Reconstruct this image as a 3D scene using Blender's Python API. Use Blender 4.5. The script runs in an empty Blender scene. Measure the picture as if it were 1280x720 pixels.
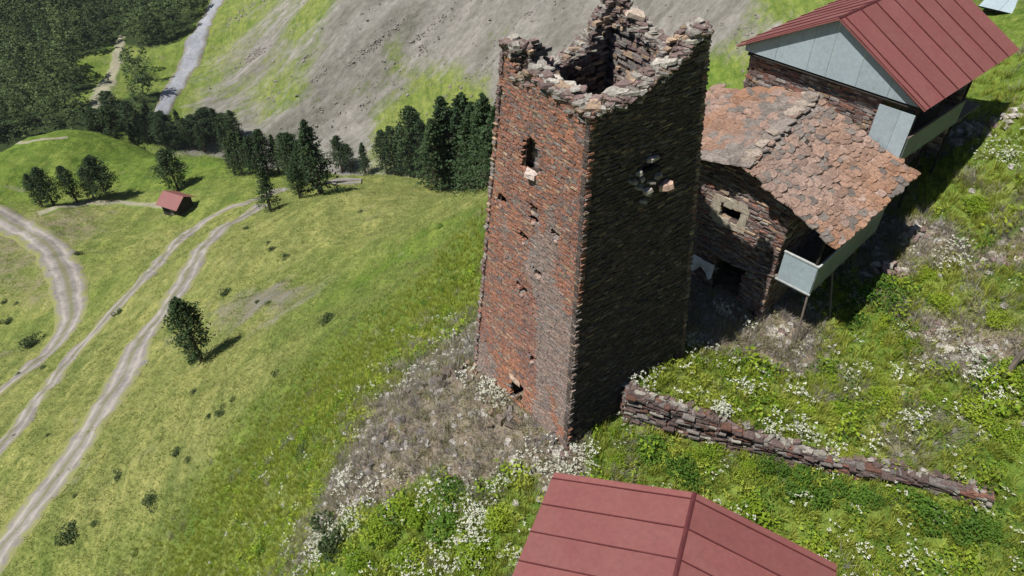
import bpy, math, random
import numpy as np
from mathutils import Vector, Matrix
rng = np.random.default_rng(7); random.seed(7)
SC = bpy.context.scene; COL = SC.collection
R_ = math.radians
CONTOUR = 94.0
HAZE = .00006
# ------------------------------------------------------------------ camera, sky, sun, exposure
FOC, PITCH, ROLL, CZ = 895.0, R_(41.6), R_(-0.75), 20.32      # focal length in px of a 1280 px wide frame
cf = np.array([0, math.cos(PITCH), -math.sin(PITCH)]); cu0 = np.array([0, math.sin(PITCH), math.cos(PITCH)]); cr0 = np.array([1., 0, 0])
cr = cr0*math.cos(ROLL)+cu0*math.sin(ROLL); cu = -cr0*math.sin(ROLL)+cu0*math.cos(ROLL)
EYE = np.array([0, 0, CZ])
cam = bpy.data.cameras.new('camera'); camo = bpy.data.objects.new('camera', cam); COL.objects.link(camo)
M = Matrix(((cr[0], cu[0], -cf[0], 0), (cr[1], cu[1], -cf[1], 0), (cr[2], cu[2], -cf[2], CZ), (0, 0, 0, 1)))
camo.matrix_world = M
cam.sensor_width = 36; cam.lens = 36*FOC/1280; cam.clip_end = 9000; cam.clip_start = 0.1
SC.camera = camo
SUN_AZ, SUN_EL = R_(207.0), R_(62.0)                          # mathematical azimuth of the direction towards the sun
w = bpy.data.worlds.new('World'); SC.world = w; w.use_nodes = True
nt = w.node_tree; bg = nt.nodes['Background']; sky = nt.nodes.new('ShaderNodeTexSky'); sky.sky_type = 'NISHITA'
sky.sun_disc = False; sky.sun_elevation = SUN_EL; sky.sun_rotation = math.pi/2-SUN_AZ; sky.altitude = 2000
nt.links.new(sky.outputs[0], bg.inputs[0]); bg.inputs[1].default_value = 0.055
sl = bpy.data.lights.new('sun', 'SUN'); sl.energy = 4.6; sl.angle = R_(0.55); sl.color = (1, .955, .89)
so = bpy.data.objects.new('sun', sl); COL.objects.link(so)
sd = Vector((math.cos(SUN_AZ)*math.cos(SUN_EL), math.sin(SUN_AZ)*math.cos(SUN_EL), math.sin(SUN_EL)))
so.rotation_euler = sd.to_track_quat('Z', 'Y').to_euler(); so.location = (0, 0, 60)
SC.view_settings.view_transform = 'Standard'; SC.view_settings.look = 'None'; SC.view_settings.exposure = 0.62; SC.view_settings.gamma = 1

# ------------------------------------------------------------------ helpers
def ray(u, v): return cf+cr*(u-640)/FOC-cu*(v-360)/FOC
def at_z(u, v, z): d = ray(u, v); return EYE+d*(z-CZ)/d[2]
def at_d(u, v, D): d = ray(u, v); return EYE+d/np.linalg.norm(d)*D
def at_plane(u, v, P, n): d = ray(u, v); return EYE+d*((np.asarray(P)-EYE)@n)/(d@n)
def tag(o, label=None, cat=None, group=None, kind=None):
    if label: o['label'] = label
    if cat: o['category'] = cat
    if group: o['group'] = group
    if kind: o['kind'] = kind
    return o
def empty(name, loc=(0, 0, 0), rz=0):
    o = bpy.data.objects.new(name, None); COL.objects.link(o); o.location = loc; o.rotation_euler = (0, 0, rz); o.empty_display_size = .3
    return o
def link(name, me, parent=None):
    o = bpy.data.objects.new(name, me); COL.objects.link(o)
    if parent is not None: o.parent = parent
    return o
class MB:
    """collects quads/tris with a per-vertex tint and builds one mesh"""
    def __init__(s): s.v = []; s.q = []; s.t = []; s.c = []; s.n = 0
    def add(s, V, Q=None, T=None, tint=(.5, .5, .5)):
        V = np.asarray(V, float).reshape(-1, 3); k = len(V)
        s.v.append(V)
        if Q is not None and len(Q): s.q.append(np.asarray(Q, int).reshape(-1, 4)+s.n)
        if T is not None and len(T): s.t.append(np.asarray(T, int).reshape(-1, 3)+s.n)
        c = np.asarray(tint, float)
        if c.ndim == 1: c = np.tile(c, (k, 1))
        s.c.append(c); s.n += k
        return s
    def box(s, c, ax, h, tint=(.5, .5, .5), jit=0.0):
        """c centre, ax 3x3 rows = axes, h half sizes"""
        sg = np.array([[-1,-1,-1],[1,-1,-1],[1,1,-1],[-1,1,-1],[-1,-1,1],[1,-1,1],[1,1,1],[-1,1,1]], float)
        L = sg*np.asarray(h)
        if jit: L = L*(1+rng.uniform(-jit, jit, L.shape))
        return s.add(np.asarray(c)+L@np.asarray(ax), [[0,3,2,1],[4,5,6,7],[0,1,5,4],[1,2,6,5],[2,3,7,6],[3,0,4,7]], tint=tint)
    def bar(s, a, b, r0, r1=None, n=8, tint=(.5, .5, .5)):
        a = np.asarray(a, float); b = np.asarray(b, float); r1 = r0 if r1 is None else r1
        d = b-a; d /= np.linalg.norm(d)+1e-9
        x = np.cross(d, [0, 0, 1.]) if abs(d[2]) < .9 else np.cross(d, [1., 0, 0]); x /= np.linalg.norm(x); y = np.cross(d, x)
        an = np.arange(n)/n*2*math.pi
        ring = np.cos(an)[:, None]*x+np.sin(an)[:, None]*y
        V = np.vstack([a+ring*r0, b+ring*r1, [a], [b]]); i = np.arange(n); j = (i+1) % n
        return s.add(V, np.stack([i, j, j+n, i+n], 1), np.vstack([np.stack([j, i, np.full(n, 2*n)], 1), np.stack([i+n, j+n, np.full(n, 2*n+1)], 1)]), tint)
    def mesh(s, name, mat, smooth=False):
        V = np.vstack(s.v); Q = np.vstack(s.q) if s.q else np.zeros((0, 4), int); T = np.vstack(s.t) if s.t else np.zeros((0, 3), int); C = np.vstack(s.c)
        me = bpy.data.meshes.new(name); me.vertices.add(len(V)); me.vertices.foreach_set('co', V.ravel())
        nl = Q.size+T.size; me.loops.add(nl); me.polygons.add(len(Q)+len(T))
        me.loops.foreach_set('vertex_index', np.r_[Q.ravel(), T.ravel()].astype(np.int32))
        st = np.r_[np.arange(len(Q))*4, len(Q)*4+np.arange(len(T))*3].astype(np.int32)
        me.polygons.foreach_set('loop_start', st)
        me.polygons.foreach_set('loop_total', np.r_[np.full(len(Q), 4), np.full(len(T), 3)].astype(np.int32))
        a = me.color_attributes.new('tint', 'FLOAT_COLOR', 'POINT'); a.data.foreach_set('color', np.c_[C, np.ones(len(C))].astype(np.float32).ravel())
        me.polygons.foreach_set('use_smooth', np.full(len(Q)+len(T), bool(smooth)))
        me.materials.append(mat); me.update(calc_edges=True); me.validate(); return me
    def build(s, name, mat, parent=None, smooth=False): return link(name, s.mesh(name, mat, smooth), parent)

# ---- numpy value noise
_h = np.random.default_rng(3).random((256, 256))
def vnoise(x, y):
    xi = np.floor(x).astype(int); yi = np.floor(y).astype(int); fx = x-xi; fy = y-yi
    fx = fx*fx*(3-2*fx); fy = fy*fy*(3-2*fy); a = xi & 255; b = yi & 255; a1 = (a+1) & 255; b1 = (b+1) & 255
    return (_h[a, b]*(1-fx)+_h[a1, b]*fx)*(1-fy)+(_h[a, b1]*(1-fx)+_h[a1, b1]*fx)*fy
def fbm(x, y, o=4):
    r = 0; s = 0; a = 1.
    for i in range(o): r = r+a*(vnoise(x*2**i+17.3*i, y*2**i-9.1*i)-.5); s += a; a *= .5
    return r/s*2
def sstep(a, b, x): t = np.clip((x-a)/(b-a), 0, 1); return t*t*(3-2*t)

# ------------------------------------------------------------------ materials
MATS = {}
def nodes(name):
    m = bpy.data.materials.new(name); m.use_nodes = True; MATS[name] = m
    return m, m.node_tree, m.node_tree.nodes['Principled BSDF']
def N(nt, typ, **kw):
    n = nt.nodes.new(typ)
    for k, v in kw.items():
        if hasattr(n, k): setattr(n, k, v)
        else: n.inputs[k.replace('_', ' ')].default_value = v
    return n
def math_(nt, op, a, b=None, clamp=False):
    n = nt.nodes.new('ShaderNodeMath'); n.operation = op; n.use_clamp = clamp
    for i, x in enumerate((a, b)):
        if x is None: continue
        if hasattr(x, 'is_output'): nt.links.new(x, n.inputs[i])
        else: n.inputs[i].default_value = x
    return n.outputs[0]
def mixc(nt, f, a, b, mode='MIX'):
    n = nt.nodes.new('ShaderNodeMix'); n.data_type = 'RGBA'; n.blend_type = mode
    for i, x in ((0, f), (6, a), (7, b)):
        if hasattr(x, 'is_output'): nt.links.new(x, n.inputs[i])
        elif i == 0: n.inputs[0].default_value = x
        else: n.inputs[i].default_value = (*x, 1)
    return n.outputs[2]
def ramp(nt, f, p0, p1, a=(0, 0, 0), b=(1, 1, 1)):
    n = nt.nodes.new('ShaderNodeValToRGB'); e = n.color_ramp.elements
    e[0].position = p0; e[1].position = p1; e[0].color = (*a, 1); e[1].color = (*b, 1); nt.links.new(f, n.inputs[0]); return n.outputs[0]
def noise(nt, vec, scale, detail=4, rough=.6, dist=0):
    n = nt.nodes.new('ShaderNodeTexNoise'); n.inputs['Scale'].default_value = scale; n.inputs['Detail'].default_value = detail
    n.inputs['Roughness'].default_value = rough; n.inputs['Distortion'].default_value = dist
    if vec is not None: nt.links.new(vec, n.inputs['Vector'])
    return n.outputs['Fac']
def mapping(nt, vec, scale=(1, 1, 1), rot=(0, 0, 0)):
    n = nt.nodes.new('ShaderNodeMapping'); nt.links.new(vec, n.inputs[0]); n.inputs['Scale'].default_value = scale; n.inputs['Rotation'].default_value = rot
    return n.outputs[0]
def geo(nt): return nt.nodes.new('ShaderNodeNewGeometry').outputs['Position']
def objc(nt): return nt.nodes.new('ShaderNodeTexCoord').outputs['Object']
def attr(nt, name): n = nt.nodes.new('ShaderNodeAttribute'); n.attribute_name = name; return n
def bump(nt, h, strength, dist, bsdf):
    n = nt.nodes.new('ShaderNodeBump'); n.inputs['Strength'].default_value = strength; n.inputs['Distance'].default_value = dist
    nt.links.new(h, n.inputs['Height']); nt.links.new(n.outputs[0], bsdf.inputs['Normal'])

def stone_mat(name, source):
    """source 'tint' = colour attribute of a joined mesh, 'object' = colour of a single piece"""
    m, nt, b = nodes(name)
    base = attr(nt, 'tint').outputs['Color'] if source == 'tint' else nt.nodes.new('ShaderNodeObjectInfo').outputs['Color']
    p = geo(nt)
    n1 = noise(nt, p, 9, 5, .7); n2 = noise(nt, mapping(nt, p, (14, 14, 60)), 1, 3, .6); n3 = noise(nt, p, 38, 3, .6)
    c = mixc(nt, 1, base, ramp(nt, n1, .3, .72, (.52, .50, .50), (1.35, 1.3, 1.25)), 'MULTIPLY')
    c = mixc(nt, 1, c, ramp(nt, n2, .32, .68, (.72, .70, .70), (1.22, 1.22, 1.22)), 'MULTIPLY')
    c = mixc(nt, ramp(nt, n3, .60, .74, (0, 0, 0), (.5, .5, .5)), c, (.33, .32, .29))      # lichen flecks
    nt.links.new(c, b.inputs['Base Color']); b.inputs['Roughness'].default_value = .85; b.inputs['Specular IOR Level'].default_value = .25
    bump(nt, math_(nt, 'ADD', n2, n3), .6, .03, b)
    return m
STONE = stone_mat('schist_stone', 'tint'); STONE_O = stone_mat('schist_piece', 'object')

def simple(name, col, rough=.8, spec=.3, nscale=6, lo=.75, hi=1.2, metal=0, bumpd=0, stretch=(1, 1, 1), coords='pos'):
    m, nt, b = nodes(name); p = geo(nt) if coords == 'pos' else objc(nt); p = mapping(nt, p, stretch)
    n = noise(nt, p, nscale, 5, .65)
    c = mixc(nt, 1, col, ramp(nt, n, .3, .7, (lo,)*3, (hi,)*3), 'MULTIPLY')
    nt.links.new(c, b.inputs['Base Color']); b.inputs['Roughness'].default_value = rough; b.inputs['Specular IOR Level'].default_value = spec; b.inputs['Metallic'].default_value = metal
    if bumpd: bump(nt, n, .6, bumpd, b)
    return m
WOOD = simple('weathered_timber', (.16, .13, .11), .85, .2, 5, .5, 1.4, stretch=(6, 6, .8), bumpd=.01)
DARKWOOD = simple('dark_old_timber', (.035, .03, .027), .9, .15, 5, .6, 1.4)
MORTAR = simple('pale_lime_plaster', (.33, .29, .23), .95, .1, 12, .65, 1.15, bumpd=.01)
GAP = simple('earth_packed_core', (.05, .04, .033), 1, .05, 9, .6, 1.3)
CLOTH = simple('white_cloth', (.62, .62, .64), .9, .1, 4, .85, 1.05)
def sheet_metal(name, col, dirt, rough=.45, spec=.35):
    m, nt, b = nodes(name); p = geo(nt)
    n = noise(nt, p, .9, 6, .65); n2 = noise(nt, mapping(nt, objc(nt), (1, 1, 1)), 7, 4, .7)
    c = mixc(nt, ramp(nt, n, .40, .75, (0, 0, 0), (.55, .55, .55)), col, dirt)
    oi = nt.nodes.new('ShaderNodeObjectInfo').outputs['Random']
    c = mixc(nt, 1, c, ramp(nt, oi, 0, 1, (.90, .90, .90), (1.08, 1.08, 1.08)), 'MULTIPLY')
    c = mixc(nt, 1, c, ramp(nt, n2, .3, .7, (.88, .88, .88), (1.08, 1.08, 1.08)), 'MULTIPLY')
    nt.links.new(c, b.inputs['Base Color']); b.inputs['Roughness'].default_value = rough; b.inputs['Specular IOR Level'].default_value = spec
    st_ = noise(nt, mapping(nt, p, (1.2, 1.2, .25)), 3.5, 5, .7)
    c2 = mixc(nt, ramp(nt, st_, .58, .78, (0, 0, 0), (.45, .45, .45)), c, tuple(k*.55 for k in dirt))
    c2 = mixc(nt, ramp(nt, noise(nt, p, 26, 2, .5), .68, .76, (0, 0, 0), (.5, .5, .5)), c2, (.10, .055, .035))
    nt.links.new(c2, b.inputs['Base Color']); bump(nt, noise(nt, p, 1.6, 2, .5), .35, .05, b)
    return m
REDMETAL = sheet_metal('painted_red_sheet', (.185, .064, .060), (.205, .090, .080), .55, .3)
REDSEAM = simple('dark_red_seam', (.085, .022, .024), .6, .2)
PALEMETAL = sheet_metal('pale_grey_sheet', (.30, .365, .395), (.24, .28, .31), .5, .3)
PALEEDGE = simple('pale_sheet_trim', (.36, .38, .38), .6, .3)

def foliage(name, c0, c1, rw=.6, transl=.35, wscale=.5):
    """leaf material: colour differs per plant (object random) and from clump to clump"""
    m, nt, b = nodes(name)
    r = nt.nodes.new('ShaderNodeObjectInfo').outputs['Random']; n = noise(nt, geo(nt), wscale, 3, .6)
    f = math_(nt, 'ADD', math_(nt, 'MULTIPLY', r, rw), math_(nt, 'MULTIPLY', math_(nt, 'SUBTRACT', n, .3), 1.2), True)
    c = mixc(nt, f, c0, c1)
    t = attr(nt, 'tint').outputs['Color']
    c = mixc(nt, 1, c, t, 'MULTIPLY')
    nt.links.new(c, b.inputs['Base Color']); b.inputs['Roughness'].default_value = .6; b.inputs['Specular IOR Level'].default_value = .15
    if transl:
        tr = nt.nodes.new('ShaderNodeBsdfTranslucent'); mx = nt.nodes.new('ShaderNodeMixShader'); mx.inputs[0].default_value = transl
        nt.links.new(c, tr.inputs[0]); nt.links.new(b.outputs[0], mx.inputs[1]); nt.links.new(tr.outputs[0], mx.inputs[2])
        nt.links.new(mx.outputs[0], nt.nodes['Material Output'].inputs[0])
    return m
PINE = foliage('pine_needles', (.020, .042, .018), (.052, .085, .031), transl=.18, wscale=.5)
PINE2 = foliage('forest_foliage', (.026, .052, .026), (.13, .185, .065), rw=.85, transl=.3, wscale=.03)
BARK = simple('tree_bark', (.11, .08, .06), .9, .1, 8, .6, 1.3)
LEAF = foliage('weed_leaves', (.15, .27, .022), (.34, .42, .045), transl=.5)
LEAFD = foliage('bush_leaves', (.045, .10, .014), (.10, .19, .025), transl=.3)
DBUSH = foliage('dark_bush_leaves', (.030, .050, .020), (.065, .095, .030), transl=.2)
GRASS = foliage('grass_blades', (.22, .29, .035), (.40, .42, .09), transl=.5)
SGRASS = foliage('slope_grass_blades', (.15, .205, .05), (.33, .345, .12), transl=.5, wscale=.1)
DRYW = foliage('dry_weed_stems', (.19, .165, .13), (.36, .32, .25), transl=.3)
FLOWER = foliage('white_flower_heads', (.36, .38, .28), (.60, .60, .53), transl=.2)
YFLOWER = foliage('yellow_green_flower_heads', (.22, .29, .035), (.36, .40, .06), transl=.3)

# ------------------------------------------------------------------ terrain heights
CP = []   # control points of the hillside: (azimuth, ln r, z)
def cpz(u, v, z): P = at_z(u, v, z); CP.append((math.atan2(P[0], P[1]), math.log(math.hypot(P[0], P[1])), z))
def cpd(u, v, D): P = at_d(u, v, D); CP.append((math.atan2(P[0], P[1]), math.log(math.hypot(P[0], P[1])), P[2]))
def cpr(u, r, z):
    d = ray(u, 200); CP.append((math.atan2(d[0], d[1]), math.log(r), z))
def cpa(azd, r, z): CP.append((R_(azd), math.log(r), z))
for a in [(703,560,-.1),(775,535,0),(850,580,0),(1000,605,0),(1235,650,.3),(1280,720,-.2),(1000,720,-.8),(800,640,-.6),(650,640,-1.6),(650,720,-2.6),
          (595,462,-1.0),(650,508,-.45),(850,440,.35),(905,395,.5),(993,430,.35),(1150,560,.8),(1200,400,2.0),(1280,300,3.5),(1280,200,4.8),(1265,120,5.5),
          (1060,412,.85),(1185,240,3.3),(1120,330,1.9),(1400,300,5.6),(1500,600,3),(1450,80,9),
          (540,500,-1.9),(480,590,-3.4),(440,600,-4.6),(405,690,-6.0),(500,690,-4.2),(565,440,-2.8),(600,560,-1.5)]: cpz(*a)
for a in [(300,600,52),(250,520,66),(380,545,41),(335,700,42),(350,400,70),(450,330,72),(450,450,48),(520,400,44),(560,300,60),(590,238,86),(585,350,40),
          (420,240,108),(330,262,132),(240,440,80),(100,560,80),(0,690,76),(0,570,93),(0,400,150),(0,270,195),(80,310,172),(60,420,138),(180,350,125),(230,350,110),
          (200,650,65),(150,190,230),(100,168,252),(0,188,245),(200,192,236),(300,203,200),(250,197,222),(275,200,212),(340,210,188),(430,218,160),(150,270,185),(100,240,205),(250,280,155),(500,235,118),
          (100,158,370),(0,100,430),(0,0,520),(150,0,505),(200,150,372),(215,110,402),(262,0,478),(330,0,440),(300,100,392),
          (430,190,338),(430,0,378),(640,0,350),(640,150,312),(900,0,320),(900,100,290),(330,165,352),(540,100,345)]: cpd(*a)
for a in [(905,44,-1.5),(905,60,-11),(905,110,-52),(905,200,-104),(1010,48,1.0),(1010,80,-12),(1010,200,-95),(1150,60,5),(1150,110,0),(1150,230,-70),(1300,60,12),(1300,200,15),
          (100,262,-142),(0,262,-142),(200,262,-142),(430,200,-116),(430,270,-150),(300,240,-132),(590,102,-52),(590,200,-113),(700,40,-2.5),(700,60,-15),(700,120,-58),(760,220,-112)]: cpr(*a)
for a in [(-90,10,-8),(-90,60,-50),(-90,300,-60),(-130,20,-8),(-130,80,-30),(180,20,0),(130,20,5),(180,80,10),(100,30,9),(100,100,50),(130,100,40),(-60,500,-140),(-90,700,20),
          (-40,900,-60),(-15,900,0),(10,800,60),(35,600,70),(60,500,80),(90,500,90),(-60,3500,120),(-20,3500,130),(20,3500,140),(60,3500,140),(120,3500,130),(180,3500,120),(-120,3500,120),
          (-70,12,-9),(-70,35,-38),(-45,6,-4),(45,6,-1),(60,14,0),(0,5,-2.5),(75,30,6)]: cpa(*a)
CP = np.array(CP)
def _phi(d2): return np.sqrt(d2+.05**2)
_P = CP[:, :2]
_A = _phi(((_P[:, None]-_P[None])**2).sum(-1)); _n = len(CP)
_B = np.c_[np.ones(_n), _P]
_K = np.block([[_A-np.eye(_n)*.004, _B], [_B.T, np.zeros((3, 3))]])
_W = np.linalg.solve(_K, np.r_[CP[:, 2], 0, 0, 0])
def z_rbf(x, y):
    sh = np.shape(x); x = np.ravel(x); y = np.ravel(y)
    p = np.c_[np.arctan2(x, y), np.log(np.maximum(np.hypot(x, y), 1.0))]; out = np.empty(len(p))
    for i in range(0, len(p), 60000):
        q = p[i:i+60000]; d2 = (q[:, :1]-_P[None, :, 0])**2+(q[:, 1:]-_P[None, :, 1])**2
        out[i:i+60000] = _phi(d2)@_W[:_n]+_W[_n]+q@_W[_n+1:]
    return out.reshape(sh)
# the retaining wall that holds the terrace: x, y, height
WALL = np.array([[4.0,17.2,1.35],[3.75,16.4,1.45],[3.95,15.75,1.5],[5.2,15.2,1.4],[6.8,14.65,1.1],[8.5,14.1,.75],[10.3,13.5,.45],[12.2,12.95,.3],[14.6,11.95,.22]])
def wall_side(x, y):
    """signed distance to the retaining wall (positive uphill), height there"""
    best = np.full(np.shape(x), 1e9); sg = np.ones(np.shape(x)); hh = np.zeros(np.shape(x))
    for a, b in zip(WALL[:-1], WALL[1:]):
        d = b[:2]-a[:2]; L2 = d@d; t = np.clip(((x-a[0])*d[0]+(y-a[1])*d[1])/L2, 0, 1)
        dx = x-a[0]-t*d[0]; dy = y-a[1]-t*d[1]; q = np.hypot(dx, dy); m = q < best
        s = np.sign(d[0]*dy-d[1]*dx)
        best = np.where(m, q, best); sg = np.where(m, s, sg); hh = np.where(m, a[2]+t*(b[2]-a[2]), hh)
    end = np.hypot(x-WALL[-1, 0], y-WALL[-1, 1]) <= best+1e-6; hh = np.where(end, hh*np.exp(-best/1.2), hh)
    return best*sg, hh
def terrain(x, y):
    x = np.asarray(x, float); y = np.asarray(y, float)
    z = z_rbf(x, y); r = np.hypot(x, y)
    d, h = wall_side(x, y)
    z = z+np.where(r < 45, h*sstep(.06, .34, d)*np.exp(-np.maximum(d, 0)/3.8), 0)
    z = z+.10*fbm(x*1.1, y*1.1, 4)*sstep(3, 12, r)+.50*fbm(x*.28, y*.28, 3)*sstep(28, 45, r)+1.5*fbm(x*.06, y*.06, 3)*sstep(50, 120, r)
    z = z+.12*np.sin(z*2.6+5*fbm(x*.05, y*.05, 3)+1.5*fbm(x*.3, y*.3, 2))*sstep(32, 50, r)*(1-sstep(150, 230, r))*(.4+1.2*np.clip(fbm(x*.04+9, y*.04, 2)+.4, 0, 1))
    z = z-1.7*np.abs(fbm(x*.035+4, y*.05, 3))*sstep(40, 60, r)*(1-sstep(200, 260, r))
    foot = np.exp(-(((x+3.2)/3.6)**2+((y-14.5)/3.6)**2)**2)      # broken rocky bank at the tower foot
    z = z+foot*(.42*fbm(x*1.3+5, y*1.3, 4)+.10*np.abs(fbm(x*4, y*4, 3)))
    # gullies and ribs of the scree face run down its fall line
    far = sstep(280, 330, r); gx = (x*.63-y*.78); gy = (x*.78+y*.63)
    z = z+far*(4.5*fbm(gx/34, gy/130, 4)+2.2*fbm(gx/9, gy/34, 3))
    return z
rr = np.exp(np.r_[np.linspace(math.log(1.2), math.log(9), 24)[:-1], np.linspace(math.log(9), math.log(34), 190)[:-1], np.linspace(math.log(34), math.log(620), 400)[:-1], np.linspace(math.log(620), math.log(5000), 46)])
aa = np.radians(np.r_[np.linspace(-180, -66, 39)[:-1], np.linspace(-66, 66, 720), np.linspace(66, 180, 39)[1:]])
GA, GR = np.meshgrid(aa, rr, indexing='ij'); GX = GR*np.sin(GA); GY = GR*np.cos(GA)
GZ = terrain(GX, GY)
lr = np.log(rr)
def ground(x, y):
    """height of the built ground sheet"""
    x = np.atleast_1d(np.asarray(x, float)); y = np.atleast_1d(np.asarray(y, float))
    a = np.interp(np.arctan2(x, y), aa, np.arange(len(aa))); b = np.interp(np.log(np.maximum(np.hypot(x, y), 1.2)), lr, np.arange(len(lr)))
    i = np.clip(a.astype(int), 0, len(aa)-2); j = np.clip(b.astype(int), 0, len(lr)-2); fa = a-i; fb = b-j
    return (GZ[i, j]*(1-fa)+GZ[i+1, j]*fa)*(1-fb)+(GZ[i, j+1]*(1-fa)+GZ[i+1, j+1]*fa)*fb
def gz(x, y): return float(ground(x, y)[0])
def on_ground(u, v):
    """the point of the ground seen at a pixel of the photograph"""
    d = ray(u, v); dh = np.hypot(d[0], d[1]); s = np.exp(np.linspace(math.log(6), math.log(3000), 1400))/dh
    P = EYE+d[None]*s[:, None]; h = P[:, 2]-ground(P[:, 0], P[:, 1]); k = np.argmax(h < 0)
    if k == 0: k = 1
    t = h[k-1]/(h[k-1]-h[k]+1e-9); q = P[k-1]+(P[k]-P[k-1])*t; return q
def uvof(x, y, z):
    d = np.stack([x, y, z-CZ], -1); ww = d@cf; return 640+FOC*(d@cr)/ww, 360-FOC*(d@cu)/ww, ww

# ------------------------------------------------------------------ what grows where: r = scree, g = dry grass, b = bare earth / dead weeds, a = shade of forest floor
CV = []
def cv(c, *pts):
    val = {'lush': (0, 0, 0, 0), 'mid': (0, .45, 0, 0), 'dry': (0, .9, 0, 0), 'scree': (1, .2, 0, 0), 'half': (.5, .4, 0, 0), 'earth': (0, .3, 1, 0), 'tan': (.15, .8, .5, 0), 'wood': (0, 0, 0, 1), 'rocky': (.6, .6, .6, 0)}[c]
    for u, v in pts:
        P = on_ground(u, v); CV.append((math.atan2(P[0], P[1]), math.log(math.hypot(P[0], P[1])), *val))
cv('lush', (30,215),(120,200),(200,215),(280,205),(130,185),(20,240),(250,225))
cv('mid', (120,330),(180,270),(150,300),(110,370),(250,255))
cv('tan', (20,330),(40,380),(10,440),(60,350),(100,290),(90,275),(5,300))
cv('dry', (50,440),(20,510),(110,470),(150,400),(200,400),(180,430),(60,560),(20,620),(250,330),(210,300),(300,290),(90,520),(270,360))
cv('mid', (20,400),(30,420))
cv('dry', (300,330),(340,350),(380,300),(430,270),(480,260),(540,240),(590,250),(330,390),(200,480),(270,470),(330,460),(150,600),(230,560),(100,640))
cv('lush', (500,330),(540,290),(570,330),(480,380),(430,420),(520,380),(400,470),(350,530),(450,470),(300,560),(400,520),(260,640),(580,280),(450,350))
cv('mid', (150,700),(260,700),(60,700),(330,620),(380,350),(360,420),(560,400),(400,600),(300,680),(350,650))
cv('rocky', (325,365),(338,372),(350,380),(335,388),(355,368),(345,358),(330,378),(580,440),(560,450))
cv('earth', (540,490),(600,520),(560,540),(500,520),(480,570),(620,550),(520,560),(450,590),(590,480),(640,540),(660,560),(580,580))
cv('lush', (520,640),(580,660),(430,680),(480,700),(620,640),(610,700),(640,610),(540,610))
cv('lush', (760,570),(850,560),(950,620),(1050,620),(1150,620),(1050,680),(1150,680),(1250,560),(900,470),(950,500),(1020,520),(1100,500),(1180,480),(1250,480),(1180,380),(1250,350),(1200,270),(1250,220),(1270,140),(1150,420),(1240,120),(980,590))
cv('lush', (1070,430),(1100,400),(1130,350),(1180,240),(1180,350),(1220,300),(1110,450),(1230,180),(1260,260),(1210,200))
cv('earth', (1175,305),(1240,325),(1264,430),(1208,447),(1045,442),(1120,335),(1268,300))
cv('tan', (1138,310),(1200,420),(1225,345),(1160,450),(1240,410),(1060,470),(1180,520),(1120,560),(1245,240))
cv('mid', (850,490),(1060,470),(1200,540),(1270,400),(1200,330),(1250,280),(1050,440))
cv('earth', (975,415),(1000,440),(1155,405),(1165,420),(1150,290),(1215,165),(705,575),(930,400),(900,400))
cv('scree', (430,20),(500,20),(560,30),(600,10),(430,60),(400,100),(380,140),(360,170),(420,160),(450,150),(470,90),(520,60),(600,60),(590,90),(300,170),(260,150),(330,60),(320,90),(620,120),(840,10),(880,10),(900,30),(690,30),(700,60),(460,180),(430,195),(500,110),(340,150),(310,150),(560,60),(640,10),(690,5),(300,130),(270,130))
cv('mid', (320,120),(340,100),(300,140),(480,150),(510,135),(540,120),(500,160),(580,110),(530,150),(560,140),(600,130))
cv('mid', (372,108),(352,130),(333,150),(500,72),(520,95),(480,165),(470,182),(612,160),(560,95))
cv('rocky', (318,62),(325,75),(312,85),(305,60))
cv('half', (275,45),(250,70),(300,20),(240,105))
cv('mid', (260,60),(290,40),(390,10),(250,90),(385,30),(235,120),(280,20))
cv('half', (380,50),(370,90),(460,110),(520,90),(560,80),(600,40),(320,40),(620,40),(300,80),(280,100),(300,110),(360,120),(350,60),(660,20),(700,15),(910,60),(930,20),(950,50),(540,70),(860,30))
cv('lush', (905,95),(985,5),(900,100))
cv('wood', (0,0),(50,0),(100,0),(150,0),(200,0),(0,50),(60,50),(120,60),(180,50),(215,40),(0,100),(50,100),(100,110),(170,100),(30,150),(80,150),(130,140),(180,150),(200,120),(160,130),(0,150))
cv('mid', (140,75),(130,110),(150,100),(145,60),(128,125),(160,140),(140,145))
CV = np.array(CV)
def cover(x, y):
    p = np.c_[np.arctan2(x, y), np.log(np.maximum(np.hypot(x, y), 1.0))]; out = np.empty((len(p), 4))
    for i in range(0, len(p), 40000):
        q = p[i:i+40000]; d2 = (q[:, :1]-CV[None, :, 0])**2+(q[:, 1:]-CV[None, :, 1])**2*1.3
        wt = 1/(d2+6e-4)**1.5; out[i:i+40000] = (wt@CV[:, 2:])/wt.sum(1, keepdims=True)
    return out

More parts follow.
